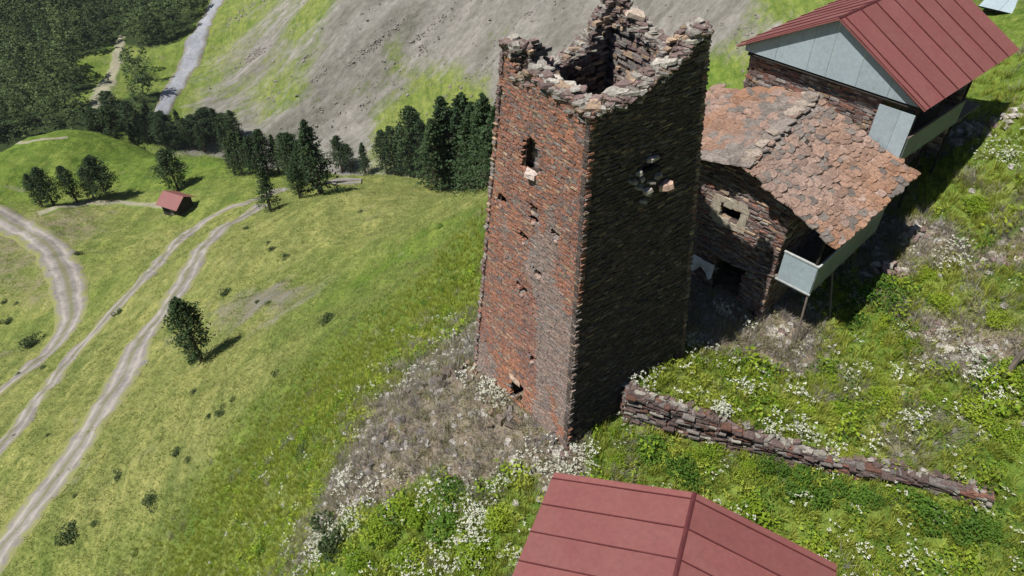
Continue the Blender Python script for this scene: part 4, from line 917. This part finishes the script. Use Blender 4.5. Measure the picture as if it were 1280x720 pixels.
# ------------------------------------------------------------------ plants
def leafquads(mb, C, size, tint=1.0, flat=0.0, up=None, asp=.6):
    """one small randomly turned leaf face at every centre"""
    C = np.asarray(C); n = len(C); size = np.broadcast_to(size, (n,))
    nrm = rng.normal(0, 1, (n, 3)); nrm[:, 2] = np.abs(nrm[:, 2])+flat
    nrm /= np.linalg.norm(nrm, axis=1, keepdims=True)
    a = np.cross(nrm, rng.normal(0, 1, (n, 3))); a /= np.linalg.norm(a, axis=1, keepdims=True); b = np.cross(nrm, a)
    a = a*size[:, None]*.5; b = b*size[:, None]*.5*asp
    V = np.stack([C-a, C+b, C+a, C-b], 1).reshape(-1, 3); Q = np.arange(4*n).reshape(-1, 4)
    t = np.broadcast_to(np.asarray(tint, float), (n,))*rng.uniform(.75, 1.25, n); mb.add(V, Q, tint=np.repeat(np.stack([t, t, t], 1), 4, 0))
def blob_pts(n, rx, ry, rz, lobes=7, seed=0):
    """points in an uneven bush: several lobes of different size, mostly near their skins"""
    c = rng.normal(0, 1, (lobes, 3)); c /= np.linalg.norm(c, axis=1, keepdims=True); c *= rng.uniform(.25, .72, (lobes, 1)); c[:, 2] = np.abs(c[:, 2])*.8+.25; rad = rng.uniform(.28, .52, lobes)
    k = rng.integers(lobes, size=n); d = rng.normal(0, 1, (n, 3)); d /= np.linalg.norm(d, axis=1, keepdims=True)
    p = c[k]+d*(rad[k]*rng.uniform(.55, 1.12, n)**.6)[:, None]; p[:, 2] = np.maximum(p[:, 2], .02)
    return p*[rx, ry, rz]
def conifer(h, r, kind, n):
    """trunk mesh and crown mesh. kind 'spire' or 'round'"""
    mb = MB(); zs = np.linspace(0, h*.96, 6)
    for a, b in zip(zs[:-1], zs[1:]): mb.bar([0, 0, a], [0, 0, b], .028*h*(1-a/h)+.03, .028*h*(1-b/h)+.03, 7)
    cr = MB(); P = []; S = []
    nb = int(n/14)
    for k in range(nb):
        t = rng.random()**.8 if kind == 'spire' else rng.random()**.7; z = h*(.10+.89*t)
        prof_ = (1-t)**.75*.95+.06 if kind == 'spire' else max(.10, math.sin(math.pi*min(.12+.86*t, 1))**.6)*(1-.30*t)
        a = rng.uniform(0, 6.283); L = r*prof_*rng.uniform(.62, 1.18)*(1+.18*math.sin(a*3+z*1.3)+.12*math.sin(a*2-z*.8))
        dr = -.18 if kind == 'spire' else .10
        e = np.array([math.cos(a)*L, math.sin(a)*L, dr*L])
        if rng.random() < .35: mb.bar([0, 0, z], np.array([0, 0, z])+e*.85, .02*h*.16+.01, .012, 4)
        m = 14; q = rng.uniform(.25, 1.0, m)**.7; sd_ = .10+.13*L
        pts = np.array([0, 0, z])+e[None]*q[:, None]+rng.normal(0, 1, (m, 3))*[sd_*.55, sd_*.55, sd_*.33]; P.append(pts); S.append(np.full(m, .05*r+.15 if n > 1500 else .085*r+.24)*rng.uniform(.7, 1.25, m))
    P = np.vstack(P); S = np.hstack(S); leafquads(cr, P, S*1.25, 1.0, .4, asp=.55)
    return mb, cr
TREES = []
for i, (h, r, kd, n) in enumerate([(12, 2.5, 'spire', 2600), (12, 3.0, 'spire', 2600), (12, 2.1, 'spire', 2200), (12, 3.9, 'round', 3200), (12, 4.8, 'round', 3400), (12, 3.2, 'round', 2800)]):
    a, b = conifer(h, r, kd, int(n*1.7)); TREES.append((a.mesh('trunk', BARK), b.mesh('crown', PINE)))
def tree(u, v, hpx, variant, label, group=None, name='conifer_tree', wide=1.0, push=0.0, cat='tree', at=None, h=None):
    p = on_ground(u, v) if at is None else np.array(at); D = np.linalg.norm(p-EYE)
    if push: q = p[:2]*(1+push/np.hypot(*p[:2])); p = np.array([*q, gz(*q)]); D = np.linalg.norm(p-EYE)
    if h is None: h = hpx*D/(FOC*math.sqrt(1-((p[2]+4-CZ)/D)**2))
    t = empty(name, (p[0], p[1], p[2]-.15), rng.uniform(0, 6.3)); tag(t, label, cat, group); s = h/12; sw = s*wide
    for nm, me in zip(('trunk', 'crown'), TREES[variant]):
        o = link(nm, me, t); o.scale = (sw, sw, s)
    t.rotation_euler = (rng.normal(0, .02), rng.normal(0, .02), rng.uniform(0, 6.3)); return t
t_ = tree(252, 450, 76, 5, 'single large dark pine standing alone on the slope beside the lower dirt road', wide=.95)
for (u, v, h, k, w_) in ((53, 258, 36, 5, .9), (68, 257, 42, 3, .95), (97, 253, 40, 5, 1.0)):
    tree(u, v, h, k, 'dark pine in the clump of three on the meadow', 'left clump of three pines on the meadow', wide=w_)
for (u, v, h, k, w_) in ((118, 249, 34, 5, 1.0), (136, 249, 48, 4, .85)):
    tree(u, v, h, k, 'broad dark pine of the pair right of the three-pine clump', 'pair of broad pines on the meadow', wide=w_)
tree(223, 237, 46, 4, 'lone round dark pine on the bright meadow above the tiny red-roofed hut', wide=.95)
for u in list(range(118, 300, 9))+list(range(122, 300, 13)):
    vv = np.interp(u, [120, 150, 215, 240, 300], [168, 176, 192, 192, 186]); rv = rng.uniform(0, 1)
    tree(u+rng.uniform(-3, 3), vv, rng.uniform(26, 38), int(rng.integers(6)), 'small tree in the belt behind the green knoll', 'belt of trees behind the green knoll', push=rng.uniform(4, 12), wide=1.1)
for (u, v, h, k) in ((256,189,30,5),(283,190,32,1),(294,219,44,0),(303,219,52,5),(314,218,50,0),(325,219,46,3),(336,219,52,5),(349,217,46,0),(362,219,50,5),(372,224,54,3),(384,228,50,5),(392,232,60,0)):
    tree(u, v, h, k, 'dark conifer in the ridge row left of the gravel patch', 'dense conifer row on the ridge left of the gravel patch', wide=.95)
tree(402, 243, 86, 0, 'tall dark spire-shaped conifer, highest of the ridge row beside the gravel patch', wide=1.2)
tree(338, 263, 52, 0, 'conifer standing in front of the ridge row, where the two dirt roads meet', wide=1.15)
tree(375, 248, 44, 5, 'squat conifer in front of the ridge row, left of the tallest spire', wide=1.0)
for (u, v, h, k) in ((428,214,42,5),(438,214,32,3)): tree(u, v, h, k, 'dark conifer behind the grey gravel patch', 'conifers behind the gravel patch')
tree(457, 219, 38, 0, 'small lone spire conifer right of the gravel patch', wide=1.1)
for (u, v, h, k, w_) in ((484,218,52,3,.8),(494,219,58,5,.9),(505,219,58,5,.8),(520,221,80,3,.85),(532,221,66,5,.9),(541,224,56,5,.9),(513,222,48,5,1.0)):
    tree(u, v, h, k, 'rounded conifer of the clump between gravel patch and tower', 'rounded conifer clump left of the tower', wide=w_)
for (u, v, h, k) in ((546,238,84,0),(555,238,96,2),(564,236,104,0),(573,238,96,2),(582,236,106,1),(592,238,104,0),(601,236,110,2),(612,236,106,0),(624,236,104,1)):
    tree(u, v, h, k, 'tall spire conifer in the stand beside the tower', 'dense spire conifers beside the tower', wide=1.25, push=2)

# bushes: five meshes for each leaf colour
def bush_meshes(name, mat, n, lsz, k=4):
    r = []
    for i in range(k): m = MB(); leafquads(m, blob_pts(n, 1, 1, .85, 7), lsz, 1.0, .3, asp=.65); r.append(m.mesh(name, mat))
    return r
BD = bush_meshes('dark_bush', DBUSH, 700, .16); BL = bush_meshes('leafy_bush', LEAFD, 1100, .11); BB = bush_meshes('bright_bush', LEAF, 1100, .10)
def bush(name, meshes, u, v, rpx, label, group=None, sq=.8, cat='bush'):
    p = on_ground(u, v); D = np.linalg.norm(p-EYE); r = rpx*D/FOC*(1.45 if D < 36 else 1.0)
    o = link(name, meshes[int(rng.integers(len(meshes)))]); o.location = (p[0], p[1], p[2]-.08*r); o.rotation_euler = (0, 0, rng.uniform(0, 6.3)); o.scale = (r*rng.uniform(.85, 1.15), r*rng.uniform(.85, 1.15), r*sq); tag(o, label, cat, group)
bush('dark_bush', BD, 85, 668, 15, 'round dark bush low on the slope near the bottom left corner')
bush('dark_bush', BD, 250, 449, 13, 'dark green bush right below the lone pine')
bush('dark_bush', BD, 41, 431, 15, 'round dark bush left of the valley dirt road')
bush('dark_bush', BD, 147, 392, 7, 'small dark bush at the edge of the upper dirt road')
bush('dark_bush', BD, 97, 318, 6, 'tiny dark bush beside the bend of the valley road')
bush('dark_bush', BD, 410, 402, 14, 'brown-green bush in the middle of the left slope')
bush('dark_bush', BD, 283, 366, 9, 'small dark bush on the slope right of the upper end of the lower road')
bush('dark_bush', BD, 345, 467, 8, 'small bush alone right of the lone pine')
bush('dark_bush', BD, 382, 562, 14, 'flat dark bush in the green slope left of the dead weeds', sq=.5)
bush('dark_bush', BD, 420, 668, 24, 'large dark green bush at the edge of the drop, bottom centre-left')
for (u, v, r) in ((278,514,9),(243,491,7),(222,566,10),(150,593,9),(190,626,13),(170,691,6),(308,286,5),(340,313,7),(356,322,7),(335,305,5),(205,402,4),(262,520,6),(236,575,7),(118,655,5),(292,500,5),(335,380,6),(322,378,5),(450,265,5),(60,545,5),(20,545,4),(95,620,4)):
    bush('small_dark_bush', BD, u, v, r, 'low dark bush dotted over the left grass slope', 'low dark bushes dotted over the left slope', sq=.6)
for (u, v, r) in ((25,470,6),(8,402,7),(6,378,5),(20,380,4),(55,460,5)): bush('small_dark_bush', BD, u, v, r, 'low dark bush on the bank beside the valley road', 'low dark bushes beside the valley road', sq=.6)
for (u, v, r) in ((558,362,7),(551,284,6),(535,380,9),(570,350,8)): bush('green_bush', BL, u, v, r, 'low green bush on the slope just left of the tower', 'low green bushes left of the tower')
bush('nettle_bush', BL, 1098, 372, 22, 'dark green nettle bush at the edge of the house shadow')
bush('green_bush', BL, 1070, 402, 14, 'small leafy bush at the lower end of the house shadow')
bush('green_bush', BL, 1003, 612, 20, 'round green bush below the middle of the retaining wall')
bush('green_bush', BL, 965, 585, 18, 'green bush tight against the foot of the retaining wall')
bush('green_bush', BL, 812, 560, 20, 'leafy bush below the left end of the retaining wall')
bush('green_bush', BL, 1150, 640, 24, 'wide green bush below the right end of the retaining wall')
for (u, v, r) in ((780,575,14),(850,585,20),(880,570,17),(1040,605,16),(1075,625,17),(940,640,17),(1200,655,18),(1120,625,14),(1230,665,15),(868,574,11),(930,590,12),(1005,604,9),(1090,622,12),(1165,642,12),(1215,656,10),(800,553,10)): bush('green_bush', BL if rng.random() < .6 else BB, u, v, r, 'leafy bush between the retaining wall and the foreground roof', 'bushes between retaining wall and foreground roof')
for (u, v, r) in ((950,480,15),(1000,520,18),(1060,520,16),(1110,500,15),(1170,500,16),(1225,520,20),(1260,545,18),(900,450,13),(1140,430,13),(1250,400,16),(1160,340,13),(1230,260,14),(1185,380,14),(1270,470,18),(1040,480,12),(1110,400,12),(860,498,9),(930,522,11),(985,543,10),(1060,570,11),(1120,590,10),(1180,612,10)): bush('bright_bush', BB, u, v, r, 'bright leafy clump on the terrace above the retaining wall', 'leafy clumps on the terrace', sq=.6)
for (u, v, r) in ((480,655,22),(520,640,20),(560,655,24),(600,690,22),(510,700,26),(630,650,18),(570,610,17),(450,700,20)): bush('green_bush', BL if rng.random() < .5 else BB, u, v, r, 'leafy shrub in the thicket left of the foreground roof', 'shrubs in the thicket left of the foreground roof')

# ------------------------------------------------------------------ uncountable growth: instances of small plants on points of the ground
def scatter(name, pts, sc, templates, tilt=.12, parent=None, rz=None):
    pts = np.asarray(pts, float); n = len(pts)
    me = bpy.data.meshes.new(name); me.vertices.add(n); me.vertices.foreach_set('co', pts.ravel())
    for an, ty, key, val in (('sc', 'FLOAT', 'value', np.asarray(sc, np.float32)), ('pick', 'INT', 'value', rng.integers(len(templates), size=n).astype(np.int32)),
                             ('rot', 'FLOAT_VECTOR', 'vector', np.c_[rng.normal(0, tilt, n), rng.normal(0, tilt, n), rng.uniform(0, 6.283, n)].astype(np.float32).ravel())):
        a = me.attributes.new(an, ty, 'POINT'); a.data.foreach_set(key, val)
    o = link(name, me, parent)
    cl = bpy.data.collections.new(name+'_plants')
    for i, m_ in enumerate(templates): cl.objects.link(bpy.data.objects.new('%s_plant_%02d' % (name, i), m_))
    g = bpy.data.node_groups.new(name, 'GeometryNodeTree'); g.interface.new_socket('Geometry', in_out='INPUT', socket_type='NodeSocketGeometry'); g.interface.new_socket('Geometry', in_out='OUTPUT', socket_type='NodeSocketGeometry')
    gi = g.nodes.new('NodeGroupInput'); go_ = g.nodes.new('NodeGroupOutput'); ip = g.nodes.new('GeometryNodeInstanceOnPoints'); ci = g.nodes.new('GeometryNodeCollectionInfo')
    ci.inputs['Collection'].default_value = cl; ci.inputs['Separate Children'].default_value = True; ci.inputs['Reset Children'].default_value = True; ip.inputs['Pick Instance'].default_value = True
    def na(nm, ty): q = g.nodes.new('GeometryNodeInputNamedAttribute'); q.data_type = ty; q.inputs['Name'].default_value = nm; return q.outputs['Attribute']
    L = g.links; L.new(gi.outputs[0], ip.inputs['Points']); L.new(ci.outputs[0], ip.inputs['Instance']); L.new(na('pick', 'INT'), ip.inputs['Instance Index'])
    er = g.nodes.new('FunctionNodeEulerToRotation'); L.new(na('rot', 'FLOAT_VECTOR'), er.inputs[0]); L.new(er.outputs[0], ip.inputs['Rotation']); L.new(na('sc', 'FLOAT'), ip.inputs['Scale']); L.new(ip.outputs[0], go_.inputs[0])
    md = o.modifiers.new('scatter', 'NODES'); md.node_group = g; tag(o, kind='stuff'); return o
def tuft(mat, nbl, h, spread, wid, lean=.5):
    m = MB()
    for k in range(nbl):
        a = rng.uniform(0, 6.283); r0 = rng.uniform(0, spread); p = np.array([math.cos(a)*r0, math.sin(a)*r0, 0]); a2 = a+rng.normal(0, .6); hh = h*rng.uniform(.55, 1.2); ln = lean*hh*rng.uniform(.3, 1.2)
        tip = p+np.array([math.cos(a2)*ln, math.sin(a2)*ln, hh]); mid = p+np.array([math.cos(a2)*ln*.35, math.sin(a2)*ln*.35, hh*.6]); s = np.array([-math.sin(a2), math.cos(a2), 0])*wid*rng.uniform(.6, 1.3)/2
        t = rng.uniform(.75, 1.25); m.add([p-s, p+s, mid+s*.8, mid-s*.8, tip], [[0, 1, 2, 3]], [[3, 2, 4]], tint=(t, t, t))
    return m.mesh('tuft', mat)
def weed(mat, n, h, r, lsz, fl=None, nf=0, fs=.05):
    m = MB(); p = np.c_[rng.normal(0, r*.5, n), rng.normal(0, r*.5, n), h*rng.uniform(.15, 1, n)]; leafquads(m, p, lsz, 1.0, .8, asp=.6)
    return m.mesh('weed', mat)
def flower(n, h, r, fs, mat=None):
    m = MB()
    for k in range(n):
        x, y, z = rng.normal(0, r), rng.normal(0, r), h*rng.uniform(.6, 1.1); q = 5
        leafquads(m, np.c_[x+rng.normal(0, fs*.5, q), y+rng.normal(0, fs*.5, q), z+rng.normal(0, fs*.2, q)], fs, 1.0, 2.5, asp=.9)
    return m.mesh('flower_head', mat or FLOWER)
T_G = [tuft(GRASS, 16, .32, .10, .022) for k in range(5)]; T_W = [weed(LEAF, 22, .34, .26, .10) for k in range(4)]+[weed(LEAFD, 20, .30, .24, .09) for k in range(3)]
DRYG = foliage('grey_dead_stems', (.17, .155, .15), (.33, .31, .30), transl=.3); OLIVE = foliage('olive_half_dry_stems', (.15, .16, .06), (.28, .27, .12), transl=.4)
T_D = [tuft(DRYW, 18, .45, .20, .016, .8) for k in range(2)]+[tuft(DRYG, 18, .42, .20, .016, .9) for k in range(2)]+[tuft(OLIVE, 16, .36, .18, .02, .7) for k in range(2)]+[weed(OLIVE, 18, .3, .22, .08)]; T_F = [flower(6, .42, .13, .045) for k in range(4)]; T_Y = [flower(8, .36, .15, .05, YFLOWER) for k in range(3)]
T_M = [tuft(SGRASS, 9, .20, .28, .05, 1.6) for k in range(5)]
def in_house(x, y):
    q = np.stack([x-P2[0], y-P2[1]], -1); g = q@HG[:2]; n = q@HN[:2]; a = (g > LG-.2) & (g < WG+.1) & (n > FNW-.1) & (n < P1L+8)
    q2 = np.stack([x-B0[0], y-B0[1]], -1); g2 = q2@BG[:2]; n2 = -(q2@BN[:2]); b = (np.abs(g2) < -gl-.3) & (n2 > .2) & (n2 < 9.4)
    q3 = np.stack([x-TC[0], y-TC[1]], -1); c = (np.abs(q3@TU) < 2.75) & (np.abs(q3@TV) < 2.8)
    d, _ = wall_side(x, y); return a | b | c | (np.abs(d) < .12)
def sample(n, rmax=44, rmin=6, polar=False, az=(-62, 58)):
    a = np.radians(rng.uniform(*az, n)); r = np.exp(rng.uniform(math.log(rmin), math.log(rmax), n)) if polar else np.sqrt(rng.uniform(rmin**2, rmax**2, n))
    x, y = r*np.sin(a), r*np.cos(a); z = ground(x, y); u, v, w_ = uvof(x, y, z); k = (u > -60) & (u < 1340) & (v > -30) & (v < 780) & ~in_house(x, y)
    x, y, z = x[k], y[k], z[k]; return x, y, z, cover(x, y)
x, y, z, c = sample(52000); gpat = fbm(x*.5, y*.5, 3); ok = (c[:, 2]+.5*fbm(x*1.3, y*1.3, 3) < .5) & (c[:, 0] < .5)
k = ok & (rng.random(len(x)) < .9*(1-sstep(30, 43, np.hypot(x, y)))); scatter('meadow_grass', np.c_[x, y, z-.02][k], rng.uniform(.6, 1.3, k.sum()), T_G)
x, y, z, c = sample(26000, 36); gp = fbm(x*.7+30, y*.7, 3); k = (c[:, 2] < .5) & (gp+rng.normal(0, .25, len(x)) > .0) & (c[:, 0] < .5) & (rng.random(len(x)) > sstep(22, 35, np.hypot(x, y))); scatter('leafy_weeds', np.c_[x, y, z-.02][k], rng.uniform(.6, 1.2, k.sum())*(.65+1.5*np.clip(fbm(x*.9+60, y*.9, 3)+.15, 0, 1))[k], T_W)
k = (c[:, 2] < .6) & (gp < -.12) & (rng.random(len(x)) < .18*(1-sstep(20, 33, np.hypot(x, y)))); scatter('yellow_green_flowers', np.c_[x, y, z-.02][k], rng.uniform(.6, 1.2, k.sum()), T_Y)
x, y, z, c = sample(60000, 40); k = (c[:, 2]+.5*fbm(x*1.3, y*1.3, 3) > .28) & (rng.random(len(x)) < .75); scatter('dead_weeds', np.c_[x, y, z-.03][k], rng.uniform(.5, 1.2, k.sum()), T_D, .3)
FP = []
for (u, v, r, n) in ((800,488,.45,60),(815,455,.3,30),(900,520,.3,60),(905,530,.25,30),(932,490,.3,22),(1000,497,.3,18),(1010,545,.5,40),(1130,530,.35,30),(1212,450,.4,40),(1222,470,.3,30),(730,580,.5,46),(705,590,.4,36),(660,575,.5,30),(612,490,.35,60),(625,500,.3,40),(400,690,.8,110),(425,660,.5,60),(445,650,.5,40),(520,705,.7,60),(590,640,.6,70),(575,700,.6,60),(620,610,.5,40),(480,600,.6,30),(432,603,.3,50),(600,660,.5,60),(1190,330,.5,30),(1240,195,.6,50),(905,390,.35,26),(930,410,.3,16),(1068,380,.3,20),(1190,310,.5,24),(1240,500,.5,30),(860,440,.4,20),(1100,470,.6,20),(1090,700,.8,22),(690,600,.3,30),(550,620,.6,40),(640,700,.3,20),(585,475,.3,24),(1260,200,.5,40),(960,560,.4,14),(1040,570,.35,24),(970,545,.3,18)):
    p = on_ground(u, v); n = int(n*.34); q = rng.normal(0, 1, (n, 2))*r*.62+p[:2]; FP.append(q)
x, y, z, c = sample(900, 34); FP.append(np.c_[x, y][(c[:, 2] < .9) & (rng.random(len(x)) > sstep(18, 32, np.hypot(x, y)))]); FP = np.vstack(FP); FP = FP[~in_house(FP[:, 0], FP[:, 1])]
scatter('white_flowers', np.c_[FP, ground(FP[:, 0], FP[:, 1])-.02], rng.uniform(.7, 1.3, len(FP)), T_F)
ROADO = [o for o in bpy.data.objects if o.name.endswith(('_dirt_road', '_track'))]
x, y, z, c = sample(64000, 190, 28, True, (-62, 5)); d0 = fbm(x*.12, y*.12, 4)
_g = set()
for o in ROADO:
    cc_ = np.empty(len(o.data.vertices)*3); o.data.vertices.foreach_get('co', cc_); cc_ = cc_.reshape(-1, 3)
    for px_, py_ in np.floor(cc_[:, :2]/.7).astype(int): _g.add((px_, py_))
on_road = np.array([(int(a), int(b)) in _g for a, b in np.floor(np.c_[x, y]/.7)])
k = ~on_road & (c[:, 3] < .3) & (c[:, 0] < .5) & (rng.random(len(x)) < .6*sstep(30, 42, np.hypot(x, y))*(.35+1.3*np.clip(d0+.5, 0, 1))); D_ = np.hypot(x, y); scatter('slope_grass', np.c_[x, y, z-.03][k], (rng.uniform(.5, 1.15, len(x))*(.7+D_/190))[k], T_M)

# stones lying about: near the ruins, and boulders of the scree
def rockmesh(mat):
    m = MB(); n = 6; a = np.arange(n)/n*6.283; r1, r2 = rng.uniform(.4, .6, n), rng.uniform(.22, .42, n)
    V = np.vstack([np.c_[np.cos(a)*r1, np.sin(a)*r1, np.full(n, -.15)], np.c_[np.cos(a+.3)*r2, np.sin(a+.3)*r2, rng.uniform(.2, .4, n)]]); i = np.arange(n); j = (i+1) % n
    m.add(V, np.stack([i, j, j+n, i+n], 1), [[n, n+b, n+b+1] for b in range(1, n-1)]); return m.mesh('rock', mat)
ROCKM = simple('pale_grey_rock', (.33, .31, .285), .9, .1, 7, .6, 1.3); ROCKF = simple('scree_boulder', (.20, .185, .165), .95, .1, .4, .6, 1.35)
x, y, z, c = sample(5200, 34); k = (c[:, 2] > .35) | (rng.random(len(x)) < .05); scatter('ground_stones', np.c_[x, y, z][k], rng.uniform(.08, .34, k.sum())**1.0, [rockmesh(ROCKM) for _ in range(5)], .3)
RP = []
for (u, v, s_, n) in ((460,62,14,60),(490,38,10,40),(525,45,9,36),(545,28,9,20),(455,15,5,10),(385,70,9,30),(400,95,8,24),(320,68,9,190),(300,20,12,30),(530,60,12,30),(600,90,12,24),(350,110,18,30),(570,110,14,20),(420,130,14,24),(660,20,14,20),(390,160,14,20),(470,120,16,24),(930,40,16,24),(250,160,10,20)):
    for _ in range(n): q_ = rng.normal(0, s_*.8); RP.append((u+q_+rng.normal(0, s_*.25), v-q_*.7+rng.normal(0, s_*.25)))
for _ in range(500): RP.append((rng.uniform(260, 960), rng.uniform(0, 190)))
Q3 = np.array([on_ground(*p) for p in RP]); Q3 = Q3[np.hypot(Q3[:, 0], Q3[:, 1]) > 230]
scatter('scree_boulders', Q3, rng.uniform(.4, 1.9, len(Q3))*rng.random(len(Q3))**.8+.2, [rockmesh(ROCKF) for _ in range(5)], .4)

# ------------------------------------------------------------------ the valley forest
FT = []
for i in range(9):
    kd = 'spire' if i % 2 else 'round'; a, b = conifer(15, 3.0 if kd == 'spire' else 4.2, kd, 620)
    m = MB(); zz = b
    m.v, m.q, m.c, m.n = b.v, b.q, b.c, b.n; FT.append(m.mesh('forest_tree', PINE2))
n = 26000; a = np.radians(rng.uniform(-62, -18, n)); r = np.sqrt(rng.uniform(225**2, 780**2, n)); x, y = r*np.sin(a), r*np.cos(a); z = ground(x, y); u, v, w_ = uvof(x, y, z); c = cover(x, y)
keep = ((c[:, 3]+.18*fbm(x*.03, y*.03, 3) > .48) | (v < -5)) & (u > -120) & (u < 330) & (v < 178) & (v > -90)
keep &= ~((v < 60) & (u > np.interp(v, [-90, 0, 60], [300, 258, 236])))
px_, py_ = x[keep], y[keep]; pts = []; cell = {}
trk = bpy.data.objects['forest_gravel_track']; tv = np.array([v_.co[:2] for v_ in trk.data.vertices]); rv_ = bpy.data.objects['mountain_river']; tv = np.vstack([tv, np.array([v_.co[:2] for v_ in rv_.data.vertices])])
for X, Y in zip(px_, py_):
    kx, ky = int(X//7.0), int(Y//7.0)
    if (kx, ky) in cell: continue
    if ((tv-[X, Y])**2).sum(1).min() < 3.5**2: continue
    cell[(kx, ky)] = 1; pts.append((X, Y))
pts = np.array(pts); scatter('valley_forest', np.c_[pts, ground(pts[:, 0], pts[:, 1])-.3], rng.uniform(.8, 1.6, len(pts)), FT, .03)
print('forest', len(pts), 'objects', len(bpy.data.objects))

ORD = ['leftmost', 'second', 'third', 'fourth', 'fifth', 'sixth', 'seventh', 'eighth', 'ninth', 'tenth', 'eleventh', 'twelfth', 'thirteenth', 'fourteenth', 'fifteenth', 'sixteenth', 'seventeenth', 'eighteenth', 'nineteenth', 'twentieth'] + [t+'-'+u for t in ('twenty', 'thirty', 'forty') for u in ('first', 'second', 'third', 'fourth', 'fifth', 'sixth', 'seventh', 'eighth', 'ninth', 'last')]
_gr = {}
for o in bpy.data.objects:
    if 'group' in o and 'label' in o: _gr.setdefault(o['group'], []).append(o)
for gname, L_ in _gr.items():
    L_.sort(key=lambda o: float(uvof(*[np.array(q) for q in o.location])[0]))
    for i, o in enumerate(L_):
        o['label'] = ('leftmost ' if i == 0 else ('rightmost ' if i == len(L_)-1 else ORD[i]+' from the left: '))+o['label']


# ------------------------------------------------------------------ thin mountain air
hz_ = bpy.data.materials.new('mountain_air'); hz_.use_nodes = True; hn = hz_.node_tree; hn.nodes.remove(hn.nodes['Principled BSDF']); pv = hn.nodes.new('ShaderNodeVolumePrincipled')
pv.inputs['Density'].default_value = HAZE; pv.inputs['Color'].default_value = (.86, .91, .97, 1); pv.inputs['Anisotropy'].default_value = .2; hn.links.new(pv.outputs[0], hn.nodes['Material Output'].inputs['Volume'])
m = MB(); zlo = float(GZ.min())-1; zhi = float(GZ.max())+5
m.box([0, 0, (zlo+zhi)/2], np.eye(3), [5200, 5200, (zhi-zlo)/2]); ho = m.build('haze', hz_); tag(ho, 'thin pale mountain air between the village and the far valley side', kind='stuff')
